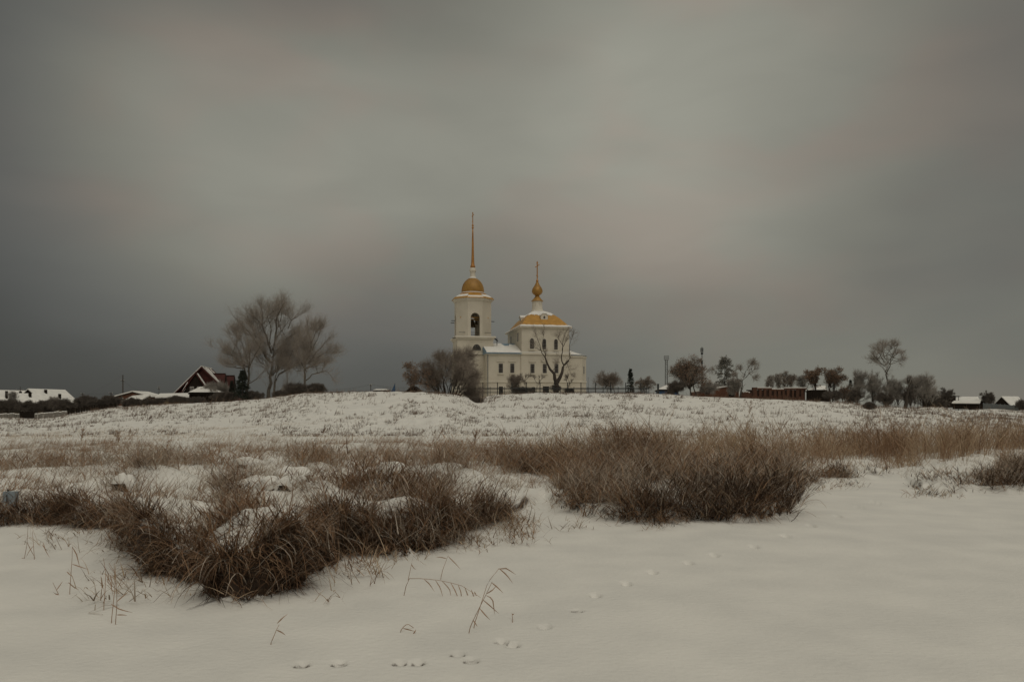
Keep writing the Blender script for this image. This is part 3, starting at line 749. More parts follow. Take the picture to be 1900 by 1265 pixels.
# bells on their beam
for u_, v_, s in ((ut-.1, vt, 1.25), (ut-.75, vt+.9, .7), (ut+.8, vt+1.0, .6)):
    zb = zt(588) - .25
    b = P('bell', MB().lathe([(.05*s, zb), (.28*s, zb-.06*s), (.36*s, zb-.3*s), (.44*s, zb-.7*s), (.62*s, zb-1.0*s), (.66*s, zb-1.08*s)], (u_, v_), 16), 'bell_bronze', smooth=True)
    P('clapper', MB().bar((u_, v_, zb-.3*s), (u_, v_, zb-1.2*s), .05*s, 6), 'iron', b)
P('bell_beam', MB().box(ut-2.7, ut+2.7, vt-.12, vt+.12, zt(588)-.24, zt(588)).box(ut-2.7, ut+2.7, vt-2.2, vt-2.02, zt(588)-.05, zt(588)+.14), 'gold_roof')
P('railing', MB().box(ut-apo+.3, ut+apo-.3, vt-apo+.45, vt-apo+.5, zo0+.75, zo0+.82), 'iron')
P('railing', MB().box(ut-apo+.3, ut+apo-.3, vt+apo-.5, vt+apo-.45, zo0+.9, zo0+.98), 'iron')
for dx, dv, zq in ((-apo-.1, -.6, 592.5), (apo+.0, -.6, 592.5), (-apo - .1, .5, 595.5)):
    P('rain_spout', MB().bar((ut+dx, vt+dv, zt(zq)), (ut+dx+math.copysign(.75, dx), vt+dv, zt(zq)-.03), .07, 6), 'iron')
for q in (1, -1):
    g = MB(); uu = ut + q * 3.75
    for k in range(3): g.bar((uu - q*.1, vt-3.6+.4*k, zsq1-.1), (uu + q*.55, vt-3.7+.4*k, zsq1-.25-.4*(q > 0)), .05, 5)
    if q > 0: g.bar((uu+.35, vt-3.5, zsq1-.1), (uu+.35, vt-3.5, zsq1-1.5), .07, 5)
    P('gutter_bracket', g, 'iron')

# ------------------------------------------------------------------ ground level of a point, as a photo row
def GY(px, Y, sink=.12):
    return HZ - (gz(px, Y) - sink - H) / Y * F

# ------------------------------------------------------------------ church fence on the crest
fpx = [842, 856, 869, 882, 896, 909.5, 923, 936, 950, 963, 977, 990, 1002, 1015, 1028, 1040, 1053, 1065, 1078, 1091, 1105, 1119, 1133, 1147, 1161, 1175, 1189, 1204]
YF = 126.0
fb = at(fpx[0], GY(fpx[0], YF), YF)
fence = empty('church_fence', fb, 'dark iron railing fence with tall posts in front of the white church', 'fence')
rail = MB(); pk = MB()
for i, x in enumerate(fpx):
    tall = i % 2 == 0
    p = at(x, GY(x, YF), YF); q = at(x, 709.5 if tall else 717.5, YF)
    MB().bar(p, q, .075 if tall else .05, 6).build('post', 'iron', fence, fb)
    if i:
        a, b = at(fpx[i-1], 720.6, YF), at(x, 720.6, YF); rail.bar(a, b, .085, 4)
        a2, b2 = at(fpx[i-1], 728, YF), at(x, 728, YF); rail.bar(a2, b2, .05, 4)
        for k in range(1, 9):
            t = k / 9; X = fpx[i-1] + (x - fpx[i-1]) * t
            pk.bar(at(X, 729.5, YF), at(X, 719.4, YF), .014, 4)
rail.build('rail', 'iron', fence, fb); pk.build('railing', 'iron', fence, fb)
p = at(1221, GY(1221, 127), 127)
gp = empty('gate_post', p, 'thick dark gate post at the right end of the church fence', 'post')
MB().box(p[0]-.13, p[0]+.13, p[1]-.13, p[1]+.13, p[2]-.3, p[2]+1.75).build('shaft', 'iron', gp, p)
MB().box(p[0]-.18, p[0]+.18, p[1]-.18, p[1]+.18, p[2]+1.751, p[2]+1.83).build('post_cap', 'iron', gp, p)
p = at(1091.5, GY(1091.5, 140), 140)
fp = empty('flagpole', p, 'thin bare grey pole right of the white church apse', 'pole')
MB().bar(p, at(1091.3, 701, 140), .05, 6, .03).build('shaft', 'grey_steel', fp, p); MB().bar(at(1091.3, 701.2, 140), at(1091.3, 700.4, 140), .08, 8).build('knob', 'grey_steel', fp, p)

# ------------------------------------------------------------------ buildings of the village
def quad_shed(name, label, FL, FR, BR, BL, Yf, Yb, pb, wall, catg='shed', snow=.22, group=None):
    """a shed under one sloping snowy roof; roof corners given where they stand"""
    c = [at(*FL, Yf), at(*FR, Yf), at(*BR, Yb), at(*BL, Yb)]
    zb = at(0, pb, Yf)[2] - .4
    base = ((c[0][0]+c[1][0])/2, Yf, zb)
    root = empty(name, base, label, catg, group)
    ctr = Vector([sum(q[k] for q in c)/4 for k in range(3)])
    ins = [Vector(q) + (ctr - Vector(q)) * .06 for q in c]
    mb = MB().add([(q.x, q.y, zb) for q in ins] + [(q.x, q.y, q.z - .16) for q in ins], [(3,2,1,0),(4,5,6,7),(0,1,5,4),(1,2,6,5),(2,3,7,6),(3,0,4,7)])
    mb.build('wall', wall, root, base)
    def slab(lo, hi, g):
        q4 = [ctr + (Vector(q) - ctr) * g for q in c]
        return MB().add([(q.x, q.y, q.z + lo) for q in q4] + [(q.x, q.y, q.z + hi) for q in q4], [(3,2,1,0),(4,5,6,7),(0,1,5,4),(1,2,6,5),(2,3,7,6),(3,0,4,7)])
    rf = slab(-.15, -.03, 1.02).build('roof', 'dark_wood', root, base)
    slab(-.028, snow, 1.0).build('snow_layer', 'roof_snow', rf, base)
    return root, base, c, zb

def hip_house(name, label, px0, px1, pe, r0, r1, pr, pb, Y, d, wall, catg='house', snow=.12, roofm='dark_wood', group=None):
    x0, x1 = at(px0, pe, Y)[0], at(px1, pe, Y)[0]; ze = at(0, pe, Y)[2]; zb = at(0, pb, Y)[2] - .5
    Ym = Y + d / 2; xr0, xr1 = at(r0, pr, Ym)[0], at(r1, pr, Ym)[0]; zr = at(0, pr, Ym)[2]
    base = ((x0+x1)/2, Y, zb); root = empty(name, base, label, catg, group)
    g = min(.3, (x1-x0)*.06)
    MB().box(x0+g, x1-g, Y+g, Y+d-g, zb, ze-.05).build('wall', wall, root, base)
    def rf(lift, ins):
        a = [(x0+ins, Y+ins, ze+lift), (x1-ins, Y+ins, ze+lift), (x1-ins, Y+d-ins, ze+lift), (x0+ins, Y+d-ins, ze+lift), (xr0, Ym, zr+lift), (xr1, Ym, zr+lift)]
        return MB().add(a, [(0,1,5,4),(1,2,5),(2,3,4,5),(3,0,4),(0,3,2,1)])
    r = rf(0, 0).build('roof', roofm, root, base)
    MB().box(x0+.02, x1-.02, Y+.02, Y+d-.02, ze-.14, ze-.004).build('eaves', 'dark_wood', r, base)
    rf(snow, .04).build('snow_layer', 'roof_snow', r, base)
    return root, base

def gable_house(name, label, px, pb, Y, yaw, w_, d, wh, rh, wall, roofm, snowy=True, gablem=None, catg='house', chim=(), group=None, over=.35):
    base = at(px, pb, Y); base = (base[0], base[1], base[2])
    root = empty(name, base, label, catg, group, R(yaw))
    MB().box(-w_/2, w_/2, 0, d, -.6, wh).build('wall', wall, root)
    MB().prof([(-w_/2, wh), (w_/2, wh), (0, wh+rh)], 0.0, d).build('gable', gablem or wall, root)
    k = rh / (w_/2); e = .5
    ro = MB()
    for s in (-1, 1):
        ro.prof([(s*(w_/2+e), wh-e*k+.0), (0, wh+rh), (0, wh+rh+.14), (s*(w_/2+e), wh-e*k+.14)], -over, d+over)
    r = ro.build('roof', roofm, root)
    if snowy:
        for s in (-1, 1):
            MB().prof([(s*(w_/2+e-.02), wh-e*k+.16), (s*.01, wh+rh+.15), (s*.01, wh+rh+.36), (s*(w_/2+e-.02), wh-e*k+.36)], -over+.05, d+over-.05).build('snow_layer', 'roof_snow', r)
    for (cu_, cv_, top) in chim:
        MB().box(cu_-.22, cu_+.22, cv_-.22, cv_+.22, wh+.2, top).build('chimney', 'dark_wood', r)
    return root, r

hs, _ = gable_house('village_house', 'dark gabled house with broad snow covered roof and two chimneys, behind the left thicket', 54, 764, 172, -14, 8.4, 9.6, 1.5, 3.2, 'tan_wall', 'dark_wood', gablem='dark_wood', chim=((1.2, 3.2, 4.9), (2.6, 5.6, 4.0)))
MB().box(-.5, .5, -.04, .02, 2.1, 3.0).build('window', 'glass', hs)
hs, _ = gable_house('village_house', 'snow roofed house cut by the left edge of the photo', -46, 764, 172, -35, 8.0, 10.5, 1.5, 3.0, 'tan_wall', 'dark_wood', chim=((1.5, 8.4, 4.6), (2.4, 5.2, 4.6)))
MB().box(1.5, 2.4, -.04, .02, .5, 1.5).build('window', 'glass', hs)
hs, _ = gable_house('low_shed', 'low shed with snow roof in front of the dark gabled house', 26, 760, 160, -35, 5.0, 4.6, 1.1, 1.9, 'tan_wall', 'dark_wood', catg='shed', chim=((.9, 2.6, 3.4),))
MB().box(-.4, .4, -.04, .02, .1, 1.0).build('door', 'dark_wood', hs)
hs, _ = gable_house('village_house', 'tiny far house with snow roof right of the dark gabled house', 128, 756, 235, -46, 6, 9, .6, 1.3, 'tan_wall', 'dark_wood')
hs, _ = gable_house('village_house', 'tiny far house with flat snow roof left of the brick shed', 176, 758, 250, -52, 6, 8, .6, 1.2, 'tan_wall', 'dark_wood')

# brick shed with low gable facing us
hs, _ = gable_house('brick_shed', 'red brick shed with low snowy gable roof left of the red house', 247, 747, 150, 0, 6.4, 6, 1.05, .85, 'brick', 'dark_wood', gablem='brick', catg='shed')
fr = MB().box(-2.35, -1.85, -.06, .02, .35, .95).build('window', 'white_frame', hs); MB().box(-2.27, -1.93, -.09, .0, .42, .88).build('pane', 'glass', fr)
# snow shed with red door
root, b, c, zb = quad_shed('garden_shed', 'small shed with bright snow roof and red side door beside the brick shed', (225.5, 746), (259, 745), (279, 733.5), (246, 736), 137, 141.5, 752, 'tan_wall')
q0, q1 = Vector(c[1]), Vector(c[2]); ctr = (Vector(c[0]) + Vector(c[1]) + Vector(c[2]) + Vector(c[3])) / 4
q0, q1 = q0 + (ctr - q0) * .06, q1 + (ctr - q1) * .06; nn = Vector((q1.y - q0.y, q0.x - q1.x, 0)).normalized()
a, d_ = q0.lerp(q1, .55) + nn * .03, q0.lerp(q1, .85) + nn * .03
dr_ = MB().add([(a.x, a.y, zb), (d_.x, d_.y, zb), (d_.x, d_.y, a.z - .3), (a.x, a.y, a.z - .3)] + [(p.x + nn.x * .05, p.y + nn.y * .05, z) for p, z in ((a, zb), (d_, zb), (d_, a.z - .3), (a, a.z - .3))],
    [(0,1,2,3),(4,5,6,7),(0,1,5,4),(1,2,6,5),(2,3,7,6),(3,0,4,7)]).build('door', 'red_door', root, b)
h_ = a.lerp(d_, .15) + nn * .08
MB().box(h_.x-.05, h_.x+.05, h_.y-.05, h_.y+.05, zb+1.2, zb+1.3).build('handle', 'iron', dr_, b)
# long shed in front of the red house
root, b, c, zb = quad_shed('long_shed', 'long low shed with flat snow roof and tan boards in front of the red house', (287.5, 738), (352, 737), (350, 731), (297, 732), 133, 138, 752, 'tan_wall')
for x0, x1 in ((298, 309), (313.5, 326)):
    a, d_ = at(x0, 739, 133.2), at(x1, 739, 133.2); fr = MB().box(a[0], d_[0], 133.0, 133.35, a[2]-.45, a[2]-.08).build('window', 'dark_inside', root, b)
# hip-roofed pavilion
root, b = hip_house('pavilion', 'dark pavilion with snowy hipped roof in front of the red house', 348.5, 412.5, 729.6, 371, 389, 719.5, 752, 129, 5.2, 'dark_wood', 'pavilion', snow=.2)
for x in (352, 368, 384, 400, 409):
    a = at(x, 730, 128.9); MB().box(a[0]-.08, a[0]+.08, 128.85, 129.0, b[2], a[2]-.15).build('post', 'dark_wood', root, b)

# red A-frame house
Yh = 140.0; yaw = 7
b = at(374, 748, Yh); mph = Yh / F
red = empty('frame_house', b, 'dark red steep roofed house with snow streaks and twin dormers beside the bare trees', 'house', None, R(yaw))
hz_ = (748 - 680) * mph; hwid = 50.5 * mph * hz_ / ((731 - 680) * mph); L_ = 7.2
k = hz_ / hwid
MB().prof([(-hwid+.35, -.4), (hwid-.35, -.4), (0, hz_-.4)], .25, L_).build('gable_wall', 'red_roof', red)
rf = MB()
for s in (-1, 1): rf.prof([(s*(hwid+.1), -.2), (0, hz_), (0, hz_-.3), (s*(hwid-.2), -.2)], -.25, L_+.2)
rf = rf.build('roof', 'red_roof', red)
MB().prof([(-hwid-.05, -.15), (.0, hz_+.02), (0, hz_+.16), (-hwid-.18, -.15)], -.25, L_+.15).build('snow_layer', 'roof_snow', rf)
rgx = random.Random(5)
for v0, v1, t0, t1 in ((.1, .2, .02, .70), (1.2, 1.5, .03, .42), (1.9, 2.5, .02, .36), (2.9, 3.15, .04, .30), (.62, .78, .1, .55), (4.6, 5.0, .03, .2)):
    V = []
    for t in np.linspace(t0, t1, 9):
        wv = rgx.uniform(-.06, .06); 
        for v in (v0 + wv, v1 + wv * .5): V += [(hwid * t + .03, v, hz_ * (1 - t) + .03), (hwid * t + .12, v, hz_ * (1 - t) + .12)]
    Fq = [(i*4+q[0], i*4+q[1], i*4+4+q[1], i*4+4+q[0]) for i in range(8) for q in ((0,1),(1,3),(3,2),(2,0))]
    MB().add(V, Fq).build('snow_streak', 'roof_snow', rf)
# the porch gable on the front
pw, ph = 3.3, (748 - 694) * mph
px_ = -.75
pg = MB().prof([(px_-pw, -.3), (px_+pw, -.3), (px_, ph-.15)], -.9, .24).build('porch_gable', 'dark_wood', red)
MB().prof([(px_+.0, ph), (px_+pw+.2, -.2), (px_+pw+.45, -.2), (px_+.0, ph+.35)], -1.15, -.2).build('porch_roof', 'red_roof', pg)
MB().prof([(px_-.0, ph), (px_-pw-.2, -.2), (px_-pw-.45, -.2), (px_-.0, ph+.35)], -1.15, -.2).build('porch_roof', 'red_roof', pg)
MB().prof([(px_+.25, ph+.08), (px_+1.75, ph*.56), (px_+1.8, ph*.58), (px_+.3, ph+.10)], -1.1, -.25).build('snow_layer', 'roof_snow', pg)
MB().prof([(px_-1.2, ph*.66), (px_-2.2, ph*.33), (px_-2.35, ph*.38), (px_-1.35, ph*.72)], -1.1, -.25).build('snow_layer', 'roof_snow', pg)
for x in (-.62, .55):
    fr = MB().box(px_+x-.32, px_+x+.32, -.97, -.88, ph*.36, ph*.36+1.05).build('window', 'white_frame', red)
    for s in (-.15, .15): MB().box(px_+x+s-.105, px_+x+s+.105, -.995, -.9, ph*.36+.1, ph*.36+.95).build('pane', 'glass', fr)
# dormers over the right slope
for v0, v1, uend, pyr in ((1.3, 3.3, 3.55, 692.5), (3.6, 5.6, 4.6, 695)):
    zr = (748 - pyr) * mph * 1.015; vm = (v0 + v1) / 2; us_ = hwid * (1 - zr / hz_) - .1; drop = 2.6
    dm = MB(); dm.add([(us_, vm, zr), (uend, vm, zr), (uend, v0-.35, zr-drop), (us_, v0-.35, zr-drop), (us_, v1+.35, zr-drop), (uend, v1+.35, zr-drop)], [(0,1,2,3),(0,4,5,1),(1,5,2),(0,3,4),(2,5,4,3)])
    d_ = dm.build('dormer', 'red_roof', red)
    MB().add([(uend+.03, vm, zr-.1), (uend+.03, v0-.1, zr-drop+.1), (uend+.03, v1+.1, zr-drop+.1), (uend+.1, vm, zr-.1), (uend+.1, v0-.1, zr-drop+.1), (uend+.1, v1+.1, zr-drop+.1)], [(0,1,2),(3,5,4),(0,3,4,1),(1,4,5,2),(2,5,3,0)]).build('gable', 'dark_wood', d_)
    MB().box(us_+.2, uend+.05, vm-.1, vm+.1, zr-.02, zr+.07).build('ridge_cap', 'dark_wood', d_)
    MB().box(uend-1.6, uend-.05, v0, v1, -.3, zr-drop).build('wall', 'dark_wood', d_)

# right-hand buildings
root, b = hip_house('blue_hut', 'small blue walled hut with pale snow roof left of the brown leaved tree', 1222, 1262, 723.6, 1237, 1250, 715, 733, 138, 4, 'blue_wall', 'hut', snow=.14)
MB().box(b[0]-.3, b[0]+.3, 137.94, 138.3, b[2]+.2, b[2]+1.2).build('door', 'dark_wood', root, b)
Yb = 132.0
pts = [(1297, 726), (1310, 724.5), (1330, 720.5), (1347, 717.6), (1371, 717.8), (1371, 742), (1297, 742)]
pz = [(at(x, y, Yb)[0], at(x, y, Yb)[2]) for x, y in pts]
b = at(1335, 740, Yb); root = empty('brick_garage', b, 'low brown brick garage with sloping snow edged roof right of the leafy tree', 'garage')
MB().prof(pz, Yb, Yb + 6).build('wall', 'brick', root, b)
sn = MB()
top = pz[:5]; sn.prof(top + [(x, z + .17) for x, z in top[::-1]], Yb - .12, Yb + 6.1); sn.build('roof_snow', 'roof_snow', root, b)
a, d_ = at(1352, 725, Yb), at(1362, 736, Yb); MB().box(a[0], d_[0], Yb-.05, Yb+.02, d_[2], a[2]).build('door', 'dark_wood', root, b)
Yr = 128.0
b = at(1448, 742, Yr); root = empty('brick_ruin', b, 'roofless red brick ruin with a row of pillars and empty window openings', 'ruin')
rx = random.Random(11)
edges = [1400.5, 1411, 1420, 1429.5, 1438.5, 1446, 1454, 1462.5, 1471.5, 1480, 1489]
zb = at(0, 746, Yr)[2]
for i, x in enumerate(edges):
    wpx = rx.uniform(3.2, 5.4) if i not in (0,) else 8
    a, d_ = at(x - wpx/2, 719 + abs(x-1448)*.01 + .4*i*.35, Yr), at(x + wpx/2, 730, Yr)
    MB().box(a[0], d_[0], Yr, Yr+.5, zb, at(0, (718.5 if i == 0 else 722.0 + .12*i) , Yr)[2]).build('pillar', 'ruin_brick', root, b)
    if i < len(edges) - 1:
        u0, u1 = at(x + wpx/2, 0, Yr)[0], at(edges[i+1] - 2.6, 0, Yr)[0]
        if u1 > u0: MB().box(u0, u1, Yr+.08, Yr+.44, zb, at(0, 734 + rx.uniform(-1.5, 3), Yr)[2]).build('parapet', 'ruin_brick', root, b)
for x0, x1, p0 in ((1405, 1432, 719.6), (1432, 1455, 721.8), (1455, 1497, 719.8)):
    a, d_ = at(x0, p0, Yr), at(x1, p0 + 3, Yr)
    MB().box(a[0], d_[0], Yr-.03, Yr+.52, d_[2] + .003 * (x0 % 7), a[2]).build('lintel', 'ruin_brick', root, b)
    MB().box(a[0]+.03, d_[0]-.03, Yr-.02, Yr+.5, a[2]+.003, a[2]+.13).build('snow_layer', 'roof_snow', root, b)
a, d_ = at(1397, 721, Yr), at(1496, 746, Yr)
MB().box(a[0], d_[0], Yr+3.2, Yr+3.6, zb, at(0, 723, Yr+3.2)[2]).build('back_wall', 'ruin_shade', root, b)  # interior shade painted into the brick of this wall
MB().box(d_[0]-.5, d_[0], Yr+.52, Yr+3.2, zb, at(0, 721.5, Yr)[2]).build('side_wall', 'ruin_brick', root, b)
V = []
for i in range(13):
    x = 1376 + i * 2; V.append((at(x, 0, Yr)[0], at(0, 728.5 + rx.uniform(-1.8, 1.6), Yr)[2]))
MB().prof([(V[0][0], zb)] + V + [(V[-1][0], zb)], Yr+.1, Yr+.55).build('broken_wall', 'ruin_brick', root, b)
MB().prof([(x, z+.002) for x, z in V[2:9]] + [(x, z+.14) for x, z in V[2:9]][::-1], Yr+.12, Yr+.5).build('snow_layer', 'roof_snow', root, b)

def fence_run(name, label, px0, px1, pt0, pt1, Y0, Y1, mat, n=6, thick=.05, hh=None, snow=False, jag=0.0, posts=True):
    a, d_ = Vector(at(px0, pt0, Y0)), Vector(at(px1, pt1, Y1))
    zb0, zb1 = gz(px0, Y0) - .25, gz(px1, Y1) - .25
    b = (a.x, a.y, zb0 + .25); root = empty(name, b, label, 'fence'); rg = random.Random(px0)
    dirv_ = (d_ - a); dirv_.z = 0; dirv_.normalize(); nn = Vector((dirv_.y, -dirv_.x, 0)) * thick
    m = max(6, int((Vector((d_.x - a.x, d_.y - a.y)).length) / .35)); pan = MB(); sb = MB()
    for i in range(m):
        t0, t1 = i / m + .004, (i + 1) / m - .004; p, q = a.lerp(d_, t0), a.lerp(d_, t1); zt_ = p.z + rg.uniform(-jag, jag)
        z0 = zb0 + (zb1 - zb0) * t0
        V = [(w_.x + s * nn.x, w_.y + s * nn.y, z) for z in (z0, zt_) for w_, s in ((p, 1), (q, 1), (q, -1), (p, -1))]
        pan.add(V, [(3,2,1,0),(4,5,6,7),(0,1,5,4),(1,2,6,5),(2,3,7,6),(3,0,4,7)])
        if snow: sb.bar((p.x, p.y, zt_ + .03), (q.x, q.y, zt_ + .05), .08, 5)
    pan.build('boards', mat, root, b)
    if snow: sb.build('snow_layer', 'roof_snow', root, b)
    for i in range(n + 1):
        p = a.lerp(d_, i / n) - nn * 2.2; z0 = zb0 + (zb1 - zb0) * i / n
        MB().box(p.x-.06, p.x+.06, p.y-.06, p.y+.06, z0, p.z + .12).build('post', mat if mat != 'roof_snow' else 'dark_wood', root, b)
fence_run('board_fence', 'pale grey board fence with snow on top at the left edge', -30, 36, 769, 768, 122, 126, 'grey_wood', snow=True, jag=.06)
fence_run('board_fence', 'bulging grey board fence with snow on top below the dark gabled house', 65, 124, 768, 763, 121, 123, 'grey_wood', snow=True, jag=.06)
fence_run('board_fence', 'dark rotten board fence between the two grey board fences', 37, 64, 764, 764, 126, 126, 'dark_wood', jag=.1)
fence_run('board_fence', 'dark board fence climbing the hill behind the left thicket', 125, 215, 758, 748, 124, 128, 'dark_wood', n=9, jag=.1)
fence_run('board_fence', 'black board fence between the brick ruin and the brown trees', 1499, 1541, 724, 726, 126, 126, 'dark_wood', jag=.08)
fence_run('sheet_fence', 'long blue grey metal sheet fence in front of the far right village', 1824, 1888, 748, 752.5, 158, 150, 'grey_fence', n=8)
hip_house('village_house', 'dark little house with white snow roof behind the black fence and brown trees', 1510, 1535, 724.5, 1520, 1531, 716.5, 738, 137, 4, 'dark_wood', snow=.15)
hip_house('barn', 'dark brown barn under the round bare tree at the right', 1731, 1777, 734, 1733, 1774, 733, 752, 195, 6, 'dark_wood', 'barn', snow=.02, roofm='dark_wood')
hip_house('village_house', 'long house with snow roof and dark red wall in the far right village', 1779, 1818, 743.4, 1785, 1815, 736.5, 752, 235, 8, 'brick', snow=.15)
quad_shed('low_shed', 'long low shed with bright snow roof in front of the far right long house', (1766, 748), (1818, 748.5), (1820.5, 743.3), (1771, 744.8), 170, 178, 755, 'dark_wood')
hs, _ = gable_house('low_shed', 'small dark gabled shed with snowy right slope beside the long snow roof', 1820, 756, 180, -20, 3.2, 5, .6, 1.0, 'dark_wood', 'dark_wood', catg='shed')
hs, _ = gable_house('village_house', 'black pointed gable house with one snow stripe above the metal fence', 1858.5, 754, 190, -66, 4.0, 6, .2, 1.9, 'dark_wood', 'dark_wood', snowy=True, over=.1)
hs, _ = gable_house('village_house', 'tiny snow roofed house at the right end of the metal fence', 1888, 756, 200, -90, 4, 5, .4, .9, 'tan_wall', 'dark_wood')
quad_shed('dark_hut', 'low dark flat roofed hut on the skyline right of the thin pole', (692, 723.5), (722, 723.5), (716, 721.5), (699, 721.5), 118, 122, 733, 'dark_wood', 'hut', snow=.02)
hs, _ = gable_house('dark_hut', 'dark pointed roof behind the left end of the grey bush', 766, 737, 122, 0, 3.2, 5, .35, 1.35, 'dark_wood', 'dark_wood', False, catg='hut')
b = at(730, GY(730, 108), 108)
tarp = empty('blue_tent', b, 'small dark blue pointed tent shape on the skyline of the mound', 'tent')
MB().add([(b[0]-.45, 108, b[2]), (b[0]+.2, 107.7, b[2]), (b[0]+.25, 108.4, b[2]), (b[0]+.2, 108, at(0, 711.5, 108)[2])], [(0,1,3),(1,2,3),(2,0,3),(0,2,1)]).build('cloth', 'blue_wall', tarp, b)
MB().bar((b[0]+.2, 108, b[2]-.1), (b[0]+.2, 108, at(0, 710.5, 108)[2]), .03, 5).build('tent_pole', 'iron', tarp, b)

# ------------------------------------------------------------------ poles, wires and masts
def pole(name, label, px, pt, Y, arms=(), r=.09, catg='pole', group=None, mat='pole_wood'):
    pb = GY(px, Y); b = at(px, pb, Y); root = empty(name, b, label, catg, group); t = at(px, pt, Y)
    MB().bar((b[0], b[1], b[2]-.3), t, r*1.15, 7, r*.8).build('shaft', mat, root, b)
    for py, hw in arms:
        z = at(0, py, Y)[2]; am = MB().box(b[0]-hw, b[0]+hw, Y-r-.08, Y-r+.02, z-.06, z+.06).build('crossarm', mat, root, b)
        for s in (-1, 1): MB().bar((b[0]+s*hw*.85, Y-r-.03, z+.06), (b[0]+s*hw*.85, Y-r-.03, z+.2), .04, 6).build('insulator', 'white_frame', am, b)
    return t
tA = pole('utility_pole', 'tall dark utility pole above the brick shed', 228, 695.5, 152, ((706, .3),), .13)
tB = pole('utility_pole', 'shorter pole just left of the brick shed', 206, 728.5, 140, ((730, .35),))
tC = pole('utility_pole', 'short pole above the dark bush left of the village gap', 153.5, 729, 150, ((731, .3),))
tD = pole('utility_pole', 'thin pole with crossbar beside the dark gabled house', 37.5, 717, 178, ((723.5, .9),))
tE = pole('utility_pole', 'thin pole with insulators standing behind the long shed', 295, 716, 160, ((718.5, .16), (721.5, .22)), .05)
tG = pole('fence_pole', 'lone thin pole on the bare skyline between the bushes and the mound', 688, 713, 112, ((715, .12),), .06)
tH = at(1783, 738, 200)
pole('utility_pole', 'tiny pole between the barn and the long house', 1778.5, 734, 215, ((735, .3),), .09)
def cable(label, a, b, sag):
    a, b = Vector(a), Vector(b); m = MB(); prev = a
    for k in range(1, 15):
        t = k / 14; p = a.lerp(b, t); p.z -= sag * 4 * t * (1 - t); m.bar(prev, p, .012, 4); prev = p
    tag(m.build('power_cable', 'iron', None), label, 'cable')
far_l = at(125, 741, 260)
cable('thin wire from the tall utility pole down toward the left village', tA, far_l, 1.0)
cable('thin wire sagging from the tall utility pole to the red house', (tA[0], tA[1], tA[2]-1.1), at(330, 729, 141), 1.4)
cable('wire running from the short pole to the pole left of the brick shed', tC, tB, .25)
cable('wire from the short pole leftward behind the snow roof', tC, at(100, 741, 178), .3)
cable('wire from the pole left of the brick shed over the shed roofs', tB, at(350, 729.5, 139), .7)
cable('wire from the lone skyline pole to the round bushes', tG, at(600, 722, 118), .3)
cable('wire from the lone skyline pole to the dark hut beside the grey bush', tG, at(766, 718, 122), .25)

Yt = 420.0
b = at(1236.5, 742, Yt); tw = empty('telecom_tower', b, 'pale grey telecom tower with ring platform behind the blue hut', 'tower')
x, y = b[0], Yt; z0, z1 = b[2] - 4, at(0, 668, Yt)[2]
g = MB(); hw = .62
for sx in (-1, 1):
    for sy in (-1, 1): g.bar((x+sx*hw, y+sy*hw, z0), (x+sx*hw*.8, y+sy*hw*.8, z1), .17, 5)
nz = 14
for k in range(nz):
    za, zb_ = z0 + (z1-z0)*k/nz, z0 + (z1-z0)*(k+1)/nz; s = 1 if k % 2 else -1
    g.bar((x-s*hw, y-hw, za), (x+s*hw, y-hw, zb_), .09, 4); g.bar((x-hw, y-s*hw, za), (x-hw, y+s*hw, zb_), .09, 4); g.bar((x-hw, y-hw, zb_), (x+hw, y-hw, zb_), .08, 4)
g.build('mast', 'grey_steel', tw, b)
zr1 = at(0, 667, Yt)[2]
pf = MB().lathe([(1.0, zr1-.3), (1.3, zr1-.25), (1.3, zr1), (1.0, zr1)], (x, y), 14).build('platform', 'grey_steel', tw, b)
rg_ = MB(); rr_ = 1.25
for zz_ in (zr1 + .9, zr1 + 1.9): 
    for k in range(14):
        a0, a1 = 2*math.pi*k/14, 2*math.pi*(k+1)/14
        rg_.bar((x+rr_*1.05*math.cos(a0), y+rr_*1.05*math.sin(a0), zz_), (x+rr_*1.05*math.cos(a1), y+rr_*1.05*math.sin(a1), zz_), .08, 4)
for k in range(7):
    a0 = 2*math.pi*k/7; rg_.bar((x+rr_*math.cos(a0), y+rr_*math.sin(a0), zr1), (x+rr_*math.cos(a0), y+rr_*math.sin(a0), zr1+1.9), .07, 4)
rg_.build('guard_rail', 'grey_steel', pf, b)
MB().bar((x, y, zr1), (x, y, at(0, 661, Yt)[2]), .09, 5).build('antenna', 'grey_steel', tw, b)
Yt = 300.0
b = at(1302.5, 742, Yt); tw = empty('telecom_mast', b, 'dark slim telecom mast with antenna cluster rising behind the brown leaved tree', 'mast')
x, y = b[0], Yt
MB().bar((x, y, b[2]-3), (x, y, at(0, 643.5, Yt)[2]), .22, 8, .12).build('shaft', 'iron', tw, b)
for zq, q in ((655, .36), (673, .30), (669.5, .27)): 
    z = at(0, zq, Yt)[2]; MB().bar((x, y, z-.5), (x, y, z+.2), q*1.2, 10).build('collar', 'iron', tw, b)
for k in range(5):
    a0 = 2*math.pi*k/5 + .3; xx, yy = x + .42*math.cos(a0), y + .42*math.sin(a0)
    MB().box(xx-.12, xx+.12, yy-.08, yy+.08, at(0, 653, Yt)[2], at(0, 645.5, Yt)[2]).build('antenna', 'grey_steel' if k % 2 else 'iron', tw, b)

